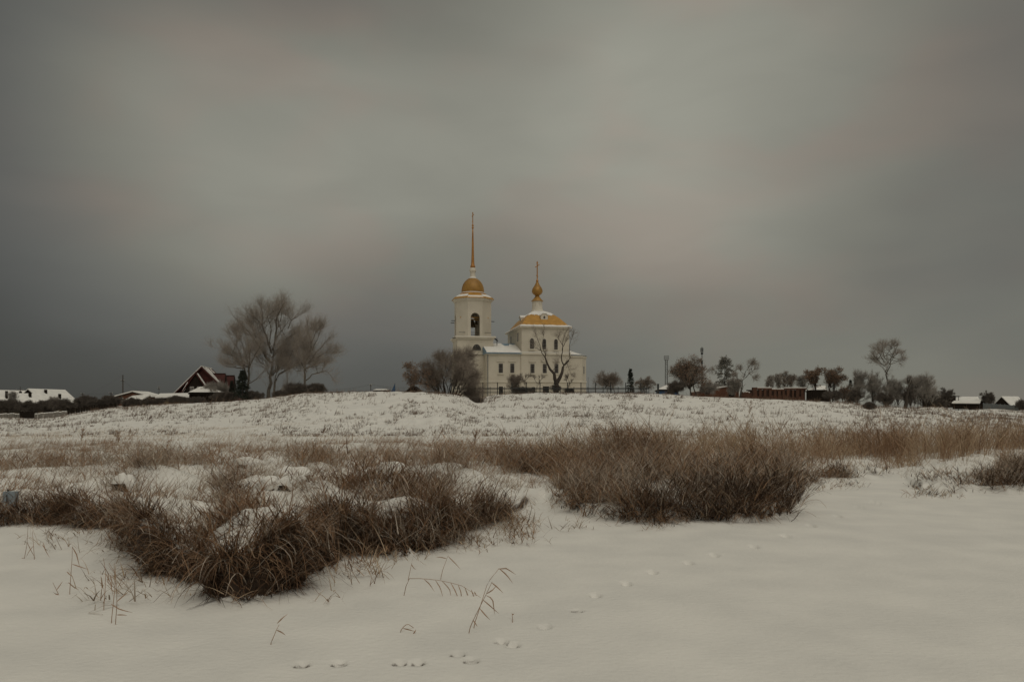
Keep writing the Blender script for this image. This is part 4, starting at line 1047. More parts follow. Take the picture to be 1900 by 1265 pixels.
# ------------------------------------------------------------------ trees and shrubs
WB = dict(bark='bark_grey', twig='twig_pale')
TY = 126
limb_tree(1, 'bare_tree', 'leftmost bare tree of the tall group, leaning over the dark spruces', (457, GY(457, 122)), 122, [
    ([(457, 745), (458.5, 716), (459.5, 703), (460.5, 682), (460, 658), (458, 635), (451, 618)], .26),
    ([(459.5, 703), (452, 690), (449, 673), (437, 644), (427, 635)], .16), ([(451, 684), (432, 681), (413, 677), (409, 672)], .10),
    ([(460, 690), (472, 663), (487, 644), (496, 635)], .15), ([(460, 675), (452, 650), (444, 630), (441, 615)], .11), ([(460, 665), (467, 640), (468, 622)], .11),
    ([(449, 673), (436, 662), (424, 655)], .08), ([(460, 712), (478, 700), (490, 686), (497, 678)], .09)],
    fill=(443, 650, 34, 36, 16), group='tall bare trees beside the red house', L2=(1.0, 2.6), L3=(.7, 1.5), n2=20, n3=4, n4=2, tw=.0125, t0=.2, up=.12, ang=.5, **WB)
limb_tree(2, 'bare_tree', 'tallest bare tree with forked trunk and wide fan crown right of the spruces', (497, GY(497, TY)), TY, [
    ([(497, 748), (499, 722), (501, 703), (504, 673), (506, 650)], .42),
    ([(503, 673), (494, 663), (477, 630), (456, 609), (442, 594), (438, 588)], .24), ([(504, 655), (498, 630), (487, 602), (470, 587), (463, 580)], .20),
    ([(506, 650), (517, 618), (520, 594), (532, 578), (543, 568)], .20), ([(510, 632), (513, 600), (508, 575), (505, 561)], .14), ([(505, 663), (531, 625), (550, 613), (566, 609)], .18),
    ([(534, 610), (541, 595), (554, 587), (566, 580)], .10), ([(487, 605), (486, 580), (480, 567)], .10), ([(477, 630), (470, 612), (458, 598)], .09), ([(520, 597), (524, 575), (528, 562)], .09),
    ([(506, 650), (512, 625), (527, 600), (535, 590)], .13), ([(500, 640), (505, 610), (497, 585), (492, 570)], .12)],
    fill=(510, 618, 62, 52, 34), group='tall bare trees beside the red house', L2=(1.2, 3.2), L3=(.8, 1.8), n2=22, n3=4, n4=2, tw=.0135, t0=.2, up=.12, ang=.5, **WB)
limb_tree(3, 'bare_tree', 'bare tree with twin stem standing between the tallest tree and the drooping one', (507, GY(507, 124)), 124, [
    ([(506, 746), (508, 720), (513, 692), (532, 677), (550, 663), (560, 644), (566, 628)], .24), ([(510, 705), (517, 687), (539, 682), (545, 691)], .09),
    ([(532, 677), (540, 655), (545, 632), (552, 622)], .12), ([(550, 663), (566, 655), (574, 640)], .09), ([(513, 692), (520, 665), (526, 645)], .11), ([(508, 735), (522, 722), (535, 716)], .06)],
    fill=(545, 655, 28, 34, 14), group='tall bare trees beside the red house', L2=(1.0, 2.6), L3=(.7, 1.5), n2=20, n3=4, n4=2, tw=.0125, t0=.2, up=.12, ang=.5, **WB)
limb_tree(4, 'bare_tree', 'rightmost bare tree of the tall group with a long drooping right limb', (562, GY(562, 120)), 120, [
    ([(561, 740), (564, 705), (566, 692), (572, 673), (579, 650), (584, 632)], .26), ([(575, 660), (577, 635), (569, 606), (572, 600)], .14), ([(572, 673), (585, 655), (600, 630), (607, 622)], .13),
    ([(572, 675), (598, 656), (612, 652), (626, 654)], .13), ([(566, 707), (588, 692), (607, 689), (620, 697), (625, 708)], .11), ([(579, 650), (592, 622), (596, 608)], .10), ([(569, 690), (556, 668), (552, 648)], .10), ([(577, 640), (586, 615), (588, 603)], .09)],
    fill=(590, 645, 34, 42, 18), group='tall bare trees beside the red house', L2=(1.0, 2.6), L3=(.7, 1.5), n2=20, n3=4, n4=2, tw=.0125, t0=.2, up=.12, ang=.5, **WB)
conifer(5, 'spruce_tree', 'tall black green spruce between the red house and the bare trees', 450, GY(450, 120), 688, 120, 38, None)
conifer(6, 'spruce_tree', 'narrow small spruce just right of the red house', 430, GY(430, 123), 707, 123, 17, None)
def bush(seed, label, px, cy, rx, ry, Y, twig='twig_dark', bark='bark_dark', name='bare_bush', group=None, leaves=0, n2=8, n3=7, n4=3, stems=6, nl=6, catg='bush', up=.06, tw=.016, r0=.07, leaf_size=.16):
    return auto_tree(seed, name, label, px, GY(px, Y), Y, px, cy, rx, ry, nl=nl, fork=.15, r0=r0, stems=stems, spread=rx * .45 * Y / F, bark=bark, twig=twig, group=group,
                     n2=n2, n3=n3, n4=n4, up=up, tw=tw, leaves=leaves, catg=catg, leaf_size=leaf_size)
bush(10, 'round dark bush below the rightmost bare tree', 552, 727, 29, 14, 112, n2=12, n3=9, n4=4)
bush(11, 'round dark bush right of the drooping bare tree', 589, 724, 21, 11, 108, n2=12, n3=9, n4=4)
bush(12, 'pale frosted bush against the dormers of the red house', 402, 724, 27, 17, 131, 'twig_grey', n2=10, n3=9)
for i, (x, cy, rx_, ry_, Y, lb) in enumerate([(418, 739, 26, 10, 122, 'dark bush right of the pavilion'), (470, 738, 22, 9, 121, 'low dark bush at the foot of the leftmost bare tree'), (525, 735, 22, 8, 118, 'low dark bush at the foot of the twin stemmed tree'), (330, 744, 20, 7, 128, 'scrubby bush before the tan boards of the long shed'), (296, 746, 14, 6, 127, 'small bush at the left end of the long shed'), (244, 749, 22, 8, 128, 'dark bush before the bright roofed garden shed'),
        (207, 748, 22, 13, 130, 'dark bush around the short pole left of the brick shed'), (160, 750, 24, 15, 133, 'dark bush under the short pole in the village gap'), (118, 756, 25, 14, 130, 'dark bush below the right end of the big snow roof'), (88, 756, 24, 13, 132, 'dark bush below the middle of the big snow roof'), (52, 759, 24, 14, 131, 'dark bush between the two grey board fences'), (18, 758, 26, 14, 131, 'dark bush above the leftmost board fence'), (-14, 757, 24, 15, 130, 'dark bush cut by the left photo edge'), (182, 753, 20, 11, 128, 'dark bush between the two bushes with poles'), (365, 745, 20, 5, 125, 'low scrub before the dark pavilion'), (275, 747, 16, 6, 126, 'small scrub before the red door')]):
    bush(20 + i, lb, x, cy, rx_, ry_, Y, n2=10, n3=8, n4=4, group='dark thicket in front of the left village', tw=.024)
bush(40, 'white frosted bush in front of the leftmost snow roof', 25, 735, 11, 11, 158, 'twig_frost')
bush(41, 'sparse frosted bush before the big snow roof', 100, 744, 13, 9, 150, 'twig_grey')

# the grey bush by the church, with its brown neighbour
limb_tree(50, 'willow_bush', 'big round grey brown bush covering the foot of the bell tower', (832, GY(832, 101)), 101, [
    ([(818, 742), (812, 715), (806, 700), (803, 685)], .12), ([(829, 742), (824, 712), (822, 690), (818, 668)], .13), ([(838, 744), (832, 716), (842, 704), (858, 690), (862, 675)], .13), ([(826, 742), (824, 712), (832, 690), (835, 665)], .12),
    ([(842, 744), (850, 715), (862, 702), (875, 690)], .11), ([(836, 743), (848, 706), (852, 688), (850, 664)], .11), ([(840, 744), (856, 708), (870, 700), (880, 712), (884, 726)], .09), ([(822, 742), (808, 712), (797, 700)], .09),
    ([(842, 742), (862, 716), (880, 722), (888, 738)], .08), ([(832, 690), (826, 672), (812, 668)], .07), ([(852, 688), (866, 672), (872, 662)], .08), ([(844, 744), (866, 722), (875, 735), (886, 750)], .06),
    ([(826, 742), (818, 715), (800, 705), (788, 692)], .07), ([(834, 742), (838, 712), (845, 690), (843, 670)], .09), ([(842, 744), (860, 705), (868, 690), (866, 676)], .08), ([(844, 744), (866, 708), (880, 698), (886, 705)], .07),
    ([(826, 742), (815, 705), (810, 685), (797, 676)], .08), ([(840, 744), (856, 730), (868, 728), (878, 738)], .06), ([(832, 742), (828, 705), (838, 680), (846, 662)], .08), ([(836, 742), (850, 700), (860, 682), (860, 664)], .08)],
    depth=.7, group=None, bark='bark_dark', twig='twig_brown', L2=(.8, 2.0), L3=(.5, 1.1), n2=22, n3=10, n4=4, t0=.3, tw=.017, up=.04, catg='bush')
limb_tree(51, 'leafy_bush', 'reddish brown bush with dead leaves at the left of the big grey bush', (812, GY(812, 99)), 99, [
    ([(814, 736), (806, 720), (790, 712), (774, 705), (766, 695)], .09), ([(812, 736), (803, 716), (785, 706), (772, 690)], .08), ([(815, 736), (806, 712), (790, 696), (778, 680)], .08), ([(816, 736), (808, 706), (798, 690), (790, 678)], .08), ([(790, 712), (774, 712), (762, 708)], .05), ([(785, 706), (768, 700), (756, 697)], .05), ([(790, 696), (772, 682), (758, 684)], .05)],
    depth=.6, group=None, bark='bark_dark', twig='twig_brown', L2=(.6, 1.3), L3=(.3, .7), n2=13, n3=8, n4=3, leaves=3800, tw=.015, leaf_size=.13, catg='bush')
# the forked tree in front of the nave
limb_tree(52, 'forked_tree', 'pruned dark tree with V shaped trunk in front of the church nave', (1031, GY(1031, 131)), 131, [
    ([(1031, 736), (1031.5, 722), (1032, 710), (1024, 691), (1015, 676), (1011, 662), (1011.5, 653)], .52), ([(1032, 712), (1040, 698), (1046, 678), (1057, 668), (1056.5, 655)], .42),
    ([(1046, 678), (1041, 668), (1043, 654), (1044, 632), (1051, 612)], .13), ([(1013, 668), (1003, 648), (997, 628), (991, 610)], .10), ([(1011, 655), (1005, 640), (1009, 620), (1010, 608)], .07), ([(1044, 640), (1036, 628), (1030, 615)], .06), ([(1057, 660), (1056, 640), (1062, 625), (1066, 612)], .08), ([(1043, 650), (1050, 632), (1056, 615)], .07), ([(1003, 650), (993, 645), (988, 640)], .05), ([(1024, 691), (1034, 675), (1036, 662)], .06), ([(1052, 674), (1058, 690), (1060, 700)], .05)],
    depth=.25, group=None, bark='bark_dark', twig='twig_brown', L2=(.8, 1.9), L3=(.4, .9), n2=8, n3=5, n4=2, t0=.3, tw=.018)
bush(53, 'dense dark shrub tangle at the foot of the forked tree', 1031, 723, 11, 10, 130, n2=6, n3=5, up=.12)
bush(54, 'twiggy shrub left of the basement window in front of the church', 957, 711, 19, 21, 129, 'twig_brown', n2=6, n3=5, n4=3, stems=9, nl=3, up=.12)
bush(55, 'low dark shrub hedge along the church fence', 966, 727, 24, 7, 128, n2=10)
limb_tree(56, 'small_tree', 'small pruned tree with fist shaped crown between two basement windows', (994, GY(994, 129)), 129, [([(993, 736), (995, 720), (1000, 710), (999, 700)], .08), ([(1000, 710), (1006, 702), (1008, 698)], .05), ([(998, 712), (992, 704), (990, 699)], .05)], group=None, bark='bark_dark', twig='twig_dark', L2=(.4, .9), L3=(.2, .5), n2=8, n3=5, t0=.5)
limb_tree(57, 'small_tree', 'small thin tree left of the fist shaped one, above the dark shrubs', (974, GY(974, 129)), 129, [([(974, 736), (974.5, 715), (973, 703), (978, 695)], .08), ([(974, 712), (969, 702), (966, 696)], .05), ([(974, 706), (981, 700), (984, 697)], .05)], group=None, bark='bark_dark', twig='twig_dark', L2=(.4, .9), L3=(.2, .5), n2=8, n3=6, t0=.45)
limb_tree(58, 'small_tree', 'small twisted tree in front of the church apse', (1056, GY(1056, 129)), 129, [([(1054, 736), (1055, 720), (1057, 712), (1062, 703)], .07), ([(1055, 716), (1051, 706), (1050, 700)], .05), ([(1057, 712), (1053, 702), (1055, 696)], .04)], group=None, bark='bark_dark', twig='twig_dark', L2=(.4, .9), L3=(.2, .5), n2=9, n3=6, t0=.4)
bush(59, 'low shrub under the apse beside the fence', 1057, 727, 13, 5, 128)
# right of the church
bush(60, 'spreading grey brown bush right of the church apse', 1128, 712, 33, 19, 132, 'twig_brown', n2=6, n3=5, n4=3, leaves=400, stems=9, nl=4, up=.1)
conifer(61, 'spruce_tree', 'small dark spruce between two bushes right of the church', 1170, GY(1170, 138), 685, 138, 19, None)
bush(62, 'rounded brown bush right of the small spruce', 1195, 714, 20, 15, 134, 'twig_brown', n2=6, n3=5, leaves=250, stems=7, nl=4, up=.1)
auto_tree(63, 'leafy_tree', 'broad tree with brown dead leaves beside the blue hut', 1285, GY(1285, 128), 128, 1280, 699, 42, 31, nl=10, fork=.25, r0=.22, stems=3, spread=.8, bark='bark_dark', twig='twig_brown', group=None, n2=10, n3=8, n4=3, leaves=5200, tw=.017, leaf_size=.19)
bush(64, 'grey bush at the left foot of the broad brown tree', 1253, 720, 20, 15, 126, 'twig_dark', n2=10)
bush(65, 'grey bush between the broad brown tree and the garage', 1314, 722, 22, 13, 129, 'twig_grey', n2=10)
conifer(66, 'pine_tree', 'frosted shaggy pine behind the brick garage', 1345, GY(1345, 140), 663, 140, 52, None, 'needle_frost', n=95, crown0=.12, power=.55, droop=-.08)
limb_tree(67, 'leaning_tree', 'bare tree leaning right beside the brick garage', (1373, GY(1373, 126)), 126, [
    ([(1372, 742), (1374, 722), (1376, 708), (1382, 698), (1391, 690), (1403, 682)], .15), ([(1380, 700), (1384, 688), (1390, 680), (1396, 674)], .08), ([(1376, 708), (1368, 702), (1362, 697)], .07), ([(1389, 692), (1394, 696), (1399, 703)], .05), ([(1384, 696), (1376, 690), (1374, 684)], .05), ([(1394, 687), (1396, 678), (1398, 673)], .05)],
    group=None, bark='bark_dark', twig='twig_brown', L2=(.7, 1.5), L3=(.3, .8), n2=12, n3=7, n4=2, t0=.45, tw=.017)
limb_tree(68, 'dead_snag', 'curved dead stem beside the leaning tree', (1371, GY(1371, 125)), 125, [([(1372, 741), (1378, 724), (1383, 716), (1390, 711)], .11)], group=None, bark='bark_dark', twig='twig_dark', L2=(.2, .4), L3=(.1, .2), n2=4, n3=2)
bush(69, 'grey bush against the right end of the brick garage', 1362, 716, 15, 18, 129, 'twig_grey', n2=9)
for i, (x, cy, rx_, ry_, Y, tg, lf, lb) in enumerate([(1428, 707, 11, 14, 142, 'twig_grey', 0, 'narrow frosted tree at the left of the ruin'), (1444, 704, 11, 16, 144, 'twig_grey', 0, 'taller frosted tree left of the pale round tree'), (1462, 704, 20, 15, 140, 'twig_brown', 0, 'pale round bare tree above the ruin'),
        (1489, 707, 15, 16, 146, 'twig_frost', 0, 'bluish frosted tree above the right end of the ruin')]):
    auto_tree(80 + i, 'frosted_tree', lb, x, GY(x, Y), Y, x, cy, rx_, ry_, nl=9, fork=.2, r0=.13, stems=2, spread=.5, bark='bark_grey', twig=tg, group='trees behind the brick ruin', n2=9, n3=7, n4=3, leaves=lf, tw=.018)
auto_tree(85, 'leafy_tree', 'left one of the two brown leaved trees above the black fence', 1515, GY(1515, 130), 130, 1513, 699, 24, 17, nl=11, fork=.35, r0=.15, bark='bark_dark', twig='twig_brown', group='brown leaved trees above the black fence', n2=10, n3=7, n4=3, leaves=3600, tw=.016, leaf_size=.18)
auto_tree(86, 'leafy_tree', 'right one of the two brown leaved trees above the black fence', 1540, GY(1540, 128), 128, 1549, 702, 25, 20, nl=11, fork=.3, r0=.14, stems=2, spread=.5, bark='bark_dark', twig='twig_brown', group='brown leaved trees above the black fence', n2=10, n3=7, n4=3, leaves=3900, tw=.016, leaf_size=.18)
conifer(87, 'spruce_tree', 'thin dark spruce tip between the brown trees and the grey thicket', 1578, GY(1578, 132), 705, 132, 15, None)
bush(88, 'rusty low bush at the right of the brown leaved trees', 1569, 729, 15, 11, 122, 'twig_brown', leaves=1500, n2=9)
bush(89, 'dark low thicket behind the black fence', 1548, 735, 25, 8, 121, 'twig_dark', n2=9)
for i, (x, cy, rx_, ry_, Y, st, lb) in enumerate([(1597, 718, 20, 31, 124, 4, 'leftmost frosted shrub tree of the grey thicket'), (1624, 720, 17, 31, 122, 4, 'frosted shrub tree just left of the tall lone tree'), (1660, 727, 22, 26, 120, 5, 'frosted shrub tree just right of the tall lone tree'), (1707, 722, 29, 31, 119, 7, 'biggest frosted shrub tree right of the broken trunk'),
        (1585, 738, 16, 13, 119, 5, 'low dark shrub at the left foot of the grey thicket'), (1640, 742, 22, 12, 116, 5, 'low dark shrub around the foot of the tall lone tree'), (1725, 735, 16, 18, 121, 4, 'smaller grey shrub at the right end of the thicket'), (1686, 738, 14, 16, 117, 4, 'dark shrub around the broken trunk')]):
    auto_tree(90 + i, 'frosted_shrub', lb, x, GY(x, Y), Y, x, cy, rx_, ry_, nl=6, fork=.12, r0=.08, stems=st + 2, spread=rx_ * .5 * Y / F, bark='bark_dark', twig='twig_dark' if 'dark' in lb else 'twig_grey', group='grey thicket at the right end of the hill', n2=9, n3=6, n4=3, up=.16, ang=.5, tw=.015, catg='shrub')
limb_tree(100, 'tall_tree', 'tall lone bare tree with small round crown above the grey thicket', (1643, GY(1643, 123)), 123, [
    ([(1643, 756), (1642.5, 715), (1641.5, 690), (1641, 672), (1644, 655), (1647, 640)], .19), ([(1641, 679), (1630, 669), (1622, 666), (1612, 664)], .08), ([(1642, 690), (1652, 674), (1664, 660), (1671, 652)], .09), ([(1641, 672), (1633, 656), (1629, 643)], .08), ([(1652, 676), (1664, 671), (1675, 669)], .06), ([(1643, 660), (1653, 650), (1658, 640)], .06), ([(1642, 664), (1638, 648), (1640, 636)], .06), ([(1632, 669), (1622, 660), (1620, 654)], .05), ([(1660, 664), (1668, 668), (1670, 674)], .04)],
    fill=(1642, 657, 29, 20, 18), group=None, bark='bark_grey', twig='twig_pale', L2=(.6, 1.5), L3=(.35, .85), n2=13, n3=4, n4=2, t0=.3, tw=.011, ang=.6)
limb_tree(101, 'dead_snag', 'thick broken dark trunk standing in the grey thicket', (1682, GY(1682, 116)), 116, [([(1680, 758), (1682, 730), (1684, 714), (1686, 706)], .34), ([(1685, 711), (1682, 704), (1681, 700)], .16), ([(1686, 708), (1689, 703), (1689.5, 700)], .16), ([(1682, 728), (1676, 720), (1672, 712)], .06)], group=None, bark='bark_dark', twig='twig_dark', L2=(.3, .7), L3=(.2, .4), n2=5, n3=3, t0=.5)
auto_tree(102, 'round_tree', 'round bare tree in front of the dark barn', 1757, GY(1757, 188), 188, 1757, 731, 17, 11, nl=11, fork=.2, r0=.14, stems=2, spread=.6, bark='bark_dark', twig='twig_dark', group=None, n2=10, n3=7, n4=3, tw=.025)
auto_tree(103, 'round_tree', 'round bare tree above the metal fence in the far right village', 1833, GY(1833, 174), 174, 1833, 738, 15, 12, nl=11, fork=.2, r0=.14, stems=2, spread=.6, bark='bark_dark', twig='twig_dark', group=None, n2=10, n3=7, n4=3, tw=.025)
bush(104, 'dark bush cut by the right photo edge', 1897, 751, 13, 12, 150)
bush(106, 'dark brown scrub at the right foot of the grey thicket', 1745, 750, 18, 7, 124, 'twig_dark', n2=9)
bush(107, 'black scrub in the hollow at the right end of the hill', 1613, 755, 14, 8, 101, 'twig_dark', n2=8, n3=7, stems=9)
bush(108, 'lone dark tuft of scrub on the white slope right of the church', 1176, 744, 9, 6, 104, 'twig_dark', n2=7, n3=6)
bush(109, 'small dark scrub in the notch right of the mound', 884, 752, 18, 13, 95, 'twig_dark', n2=6, n3=6)

# ------------------------------------------------------------------ reeds, grass and weeds
def sample(rng, n, px0, px1, y0, y1):
    Y = np.sqrt(rng.uniform(0, 1, n) * (y1 * y1 - y0 * y0) + y0 * y0); px = rng.uniform(px0, px1, n)
    X = (px - CX) / F * Y
    return X, Y, px
def area(px0, px1, y0, y1): return .5 * (px1 - px0) / F * (y1 * y1 - y0 * y0)
# stands of reed on the shore: centre column, centre row, half width, half depth (rows at ground level), cover, height (m)
STANDS = [
 # left edge
 (95, 952, 140, 26, 1.0, .52), (205, 962, 60, 30, 1.0, .62), (30, 945, 80, 25, .9, .5), (250, 1005, 50, 30, .7, .5),
 # big dark clump in front
 (300, 995, 60, 26, .8, .5), (380, 1000, 70, 22, .8, .45), (450, 985, 90, 30, .75, .5), (540, 1000, 80, 26, .7, .5), (610, 985, 60, 28, .8, .55), (420, 950, 90, 20, .4, .45),
 # middle clump
 (690, 1000, 70, 30, 1.0, .7), (780, 990, 100, 34, 1.1, .75), (860, 960, 80, 26, .9, .7), (760, 945, 130, 30, .6, .7), (900, 935, 60, 18, .5, .7),
 # big stand right of the middle
 (1100, 920, 95, 32, 1.1, 1.0), (1220, 930, 120, 42, 1.2, 1.05), (1340, 930, 110, 42, 1.25, 1.1), (1430, 925, 55, 34, 1.25, 1.0), (1130, 885, 130, 22, 1.0, 1.15), (1230, 868, 120, 14, .5, 1.0), (1420, 884, 100, 18, .8, 1.05), (1320, 880, 60, 12, .25, .8),
 (1010, 868, 85, 18, 1.0, 1.1), (1130, 852, 150, 11, 1.0, 1.3), (1300, 845, 220, 10, .9, 1.3), (1500, 858, 110, 10, .6, 1.1), (1560, 842, 180, 9, .85, 1.35), (1720, 845, 160, 14, 1.05, 1.5), (1860, 838, 120, 13, 1.0, 1.5),
 (1560, 880, 100, 9, .7, .7), (1480, 895, 40, 16, .8, .8), (1660, 868, 60, 9, .6, .6),
 # far right clump
 (1770, 898, 80, 15, .7, .5), (1860, 895, 80, 20, .8, .65), (1890, 870, 50, 18, .9, .8), (1720, 905, 40, 10, .5, .4),
 # dark band along the left meadow
 (60, 868, 90, 9, .9, .6), (180, 866, 110, 9, .75, .65), (330, 866, 120, 10, .8, .65), (460, 862, 100, 9, 1.0, .75), (580, 862, 120, 10, .85, .7), (720, 862, 120, 10, .75, .75), (850, 862, 100, 12, .7, .85), (935, 868, 50, 14, .6, .9),
 # tufts among the hummocks
 (435, 912, 40, 18, .9, .7), (240, 900, 55, 14, .6, .5), (130, 885, 70, 10, .35, .6), (560, 905, 60, 12, .35, .5), (700, 905, 90, 20, .5, .65), (820, 905, 80, 20, .45, .6), (640, 950, 80, 24, .4, .6), (350, 960, 90, 25, .3, .55),
 # lone stems before the edge
 (965, 990, 45, 28, .16, .6), (1060, 975, 40, 16, .12, .5), (1180, 978, 80, 12, .25, .6), (130, 1000, 80, 26, .05, .45), (210, 1090, 45, 45, .05, .45), (660, 1055, 50, 26, .10, .45), (560, 1110, 50, 14, .06, .35), (300, 1085, 60, 26, .12, .4), (870, 1005, 50, 18, .10, .35), (1560, 900, 60, 8, .12, .4), (1750, 918, 60, 6, .2, .35), (470, 1125, 40, 8, .06, .3),
]
LONE = [(965, 985, 48, 36, 1.3, .66), (940, 950, 40, 20, .7, .5), (1085, 968, 40, 14, .6, .55), (1190, 972, 80, 16, .9, .6), (1330, 965, 90, 10, .4, .5), (130, 1000, 80, 26, .22, .45), (215, 1095, 45, 50, .22, .45), (660, 1062, 80, 36, 1.0, .5), (590, 1108, 70, 22, .5, .38), (300, 1090, 90, 34, .9, .42), (440, 1118, 90, 12, .5, .35), (760, 1040, 90, 18, .6, .4), (870, 1012, 60, 22, .4, .4), (1540, 905, 80, 10, .5, .4), (1740, 920, 90, 8, .6, .4), (470, 1128, 50, 10, .3, .3)]
def cover(px, row, X, Y, stands=None):
    best = np.zeros_like(px); hh = np.full_like(px, .45)
    for cx, cy, rx, ry, w_, h_ in (stands or STANDS):
        q = ((px - cx) / rx) ** 2 + ((row - cy) / ry) ** 2
        v = w_ * np.clip(1.7 * (1 - q), 0, 1)
        m = v > best; best = np.where(m, v, best); hh = np.where(m, h_, hh)
    patch = fbm(X * 1.1, Y * .8, 3, 91)
    hh = hh * np.where(px > 950, .66, .84)
    return best * np.where(px > 950, np.clip((patch - .33) * 5.5, .06, 1.2), np.clip((patch - .32) * 5, .06, 1.2)), hh * (.75 + .5 * fbm(X * .8, Y * .8, 2, 97))
def reed_patch(seed, name, label, px0, px1, y0, y1, dens, mats, leaf_w, stem_w, leafn, lean=.35, droop=1.5, frost=.2, hk=1.0, sharp=0.0, stands=None, cross=False, lmin=0.0):
    rng = np.random.default_rng(seed)
    n = int(area(px0, px1, y0, y1) * dens)
    X, Y, px = sample(rng, n, px0, px1, y0, y1)
    Z = ground(X, Y); row = HZ - (Z - H) / Y * F
    cv, hh = cover(px, row, X, Y, stands); hh = hh * hk; cv = np.clip((cv - sharp) / (1 - sharp), 0, 2)
    k = rng.uniform(0, 1, n) < cv; X, Y, Z, px, hh, cv = X[k], Y[k], Z[k], px[k], hh[k], cv[k]
    Ds = shore(px, X, Y); edge = np.exp(-np.maximum(Y - Ds, 0) / .9)         # stems at the edge hang over the ice
    P_ = np.stack([X, Y, Z - .03], 1); n = len(P_)
    L_ = hh * rng.uniform(.55, 1.2, n) * 1.15
    wind = fbm(X * .5, Y * .5, 2, 101) * 6.283 * 1.4
    az = np.where(rng.uniform(0, 1, n) < .45, wind, rng.uniform(0, 6.283, n))
    az = np.where(rng.uniform(0, 1, n) < edge * .75, -np.pi / 2 + rng.normal(0, .8, n), az)
    if cross: az = np.where(rng.uniform(0, 1, n) < .6, np.where(fbm(X * .9, Y * .6, 2, 151) + rng.normal(0, .12, n) < .5, 0, np.pi) + rng.normal(0, .5, n), az)
    ln = np.abs(rng.normal(lean, .22, n)) + edge * .25 + lmin
    bend = np.abs(rng.normal(.5, .6, n)) * (1 + edge * 1.1)
    broken = rng.uniform(0, 1, n) < np.where(px > 950, .3, .5)
    bend = np.where(broken, rng.uniform(1.0, 2.2, n), bend)
    tall = hh > .9
    ln = np.where(tall & ~broken, ln * .55, ln); bend = np.where(tall & ~broken, bend * .6, bend)
    V, Q, C = blades(rng, P_, L_, az, ln, bend, rng.uniform(.7, 1.3, n) * stem_w, 5)
    groups = {m: [] for m in mats}
    fp = np.clip(frost * 2.6 * (fbm(X * .7, Y * .45, 3, 171) - .22) / .3 * .6, .02, .9)
    if len(mats) == 2: which = (rng.uniform(0, 1, n) < fp).astype(int)
    else: which = np.where(rng.uniform(0, 1, n) < np.clip(1.3 * np.exp(-np.maximum(Y - Ds, 0) / 1.6), 0, .9) * (px > 1180), 2, (rng.uniform(0, 1, n) < fp).astype(int))  # third material: painted shade colour, mostly near the edge
    Vn, Qn = V.reshape(n, -1, 3), 12
    def put(sel, Vb, segs, m):
        if sel.any():
            Vb = Vb[sel]; N_ = len(Vb); a, b = np.meshgrid(np.arange(N_), np.arange(segs), indexing='ij'); q = (a * (segs + 1) + b) * 2
            groups[m].append((Vb.reshape(-1, 3), np.stack([q, q + 1, q + 3, q + 2], -1)))
    for i, m in enumerate(mats): put(which == i, Vn, 5, m)
    # leaves hanging from the stems
    idx = np.repeat(np.arange(n), leafn); kk = rng.integers(0, 5, len(idx)); fr = rng.uniform(0, 1, len(idx))[:, None]
    Pl = C[idx, kk] * (1 - fr) + C[idx, kk + 1] * fr
    m_ = len(idx)
    azl = np.where(rng.uniform(0, 1, m_) < .4, az[idx], rng.uniform(0, 6.283, m_))
    azl = np.where(rng.uniform(0, 1, m_) < edge[idx] * .7, -np.pi / 2 + rng.normal(0, .7, m_), azl)
    Vl, Ql, _ = blades(rng, Pl, hh[idx] * rng.uniform(.35, .95, m_), azl, rng.uniform(.3, 1.1, m_), np.abs(rng.normal(droop * .75, .7, m_)), rng.uniform(.6, 1.4, m_) * leaf_w, 4)
    wl = which[idx]
    Vl = Vl.reshape(m_, -1, 3)
    # keep the tips out of the snow
    for i, m in enumerate(mats): put(wl == i, Vl, 4, m)
    V, Qs, mi, o = [], [], [], 0
    for i, m in enumerate(mats):
        if not groups[m]: groups[m].append((np.zeros((4, 3)) + [0, 30, -1], np.array([[0, 1, 2, 3]])))
        v, q = cat(groups[m]); V.append(v); Qs.append(q + o); mi.append(np.full(len(q), i, np.int32)); o += len(v)
    V = np.concatenate(V); g = ground(V[:, 0], V[:, 1]) + .012; V[:, 2] = np.maximum(V[:, 2], np.where(V[:, 2] > g - .1, g, V[:, 2]))
    ob = np_mesh(name, V, np.concatenate(Qs), mats[0])
    for m in mats[1:]: ob.data.materials.append(MATS[m])
    ob.data.polygons.foreach_set('material_index', np.concatenate(mi))
    return tag(ob, label, 'reeds', None, 'stuff')

reed_patch(1, 'reeds', 'brown matted reed clumps along the left and middle snow edge', -120, 960, 8.6, 20, 170, ('reed_dark', 'reed_frost'), .015, .009, 3, .55, 1.3, .34)
reed_patch(5, 'reed_shade_blades', 'dense reed blades coloured as the shade inside the left and middle clumps', -120, 960, 8.6, 20, 330, ('reed_shade', 'reed_dark'), .014, .010, 2, .7, 1.6, .3, .55, .45)  # added dark layer standing in for the shade among the stems
reed_patch(6, 'reed_shade_blades', 'dense reed blades coloured as the shade inside the big right stand', 960, 1950, 13, 26, 190, ('reed_shade', 'reed_dark'), .016, .012, 2, .6, 1.4, .3, .5, .45)  # same painted shade layer for the right stand
reed_patch(2, 'reeds', 'big brown stand of reeds right of the middle on the frozen shore', 935, 2050, 13, 28, 140, ('reed_brown', 'reed_frost', 'reed_shade'), .015, .010, 3, .42, 1.1, .34, cross=True)
reed_patch(7, 'reed_straws', 'long pale broken straws lying across the dark clumps of the left shore', -120, 960, 8.6, 21, 70, ('straw', 'reed_frost'), .012, .012, 2, .5, .7, .6, 1.0, lmin=.45)
reed_patch(8, 'reed_straws', 'long pale broken straws crossing the big right reed stand', 960, 1950, 13, 28, 36, ('straw', 'reed_frost'), .013, .012, 2, .35, .7, .5, 1.05, cross=True, lmin=.35)
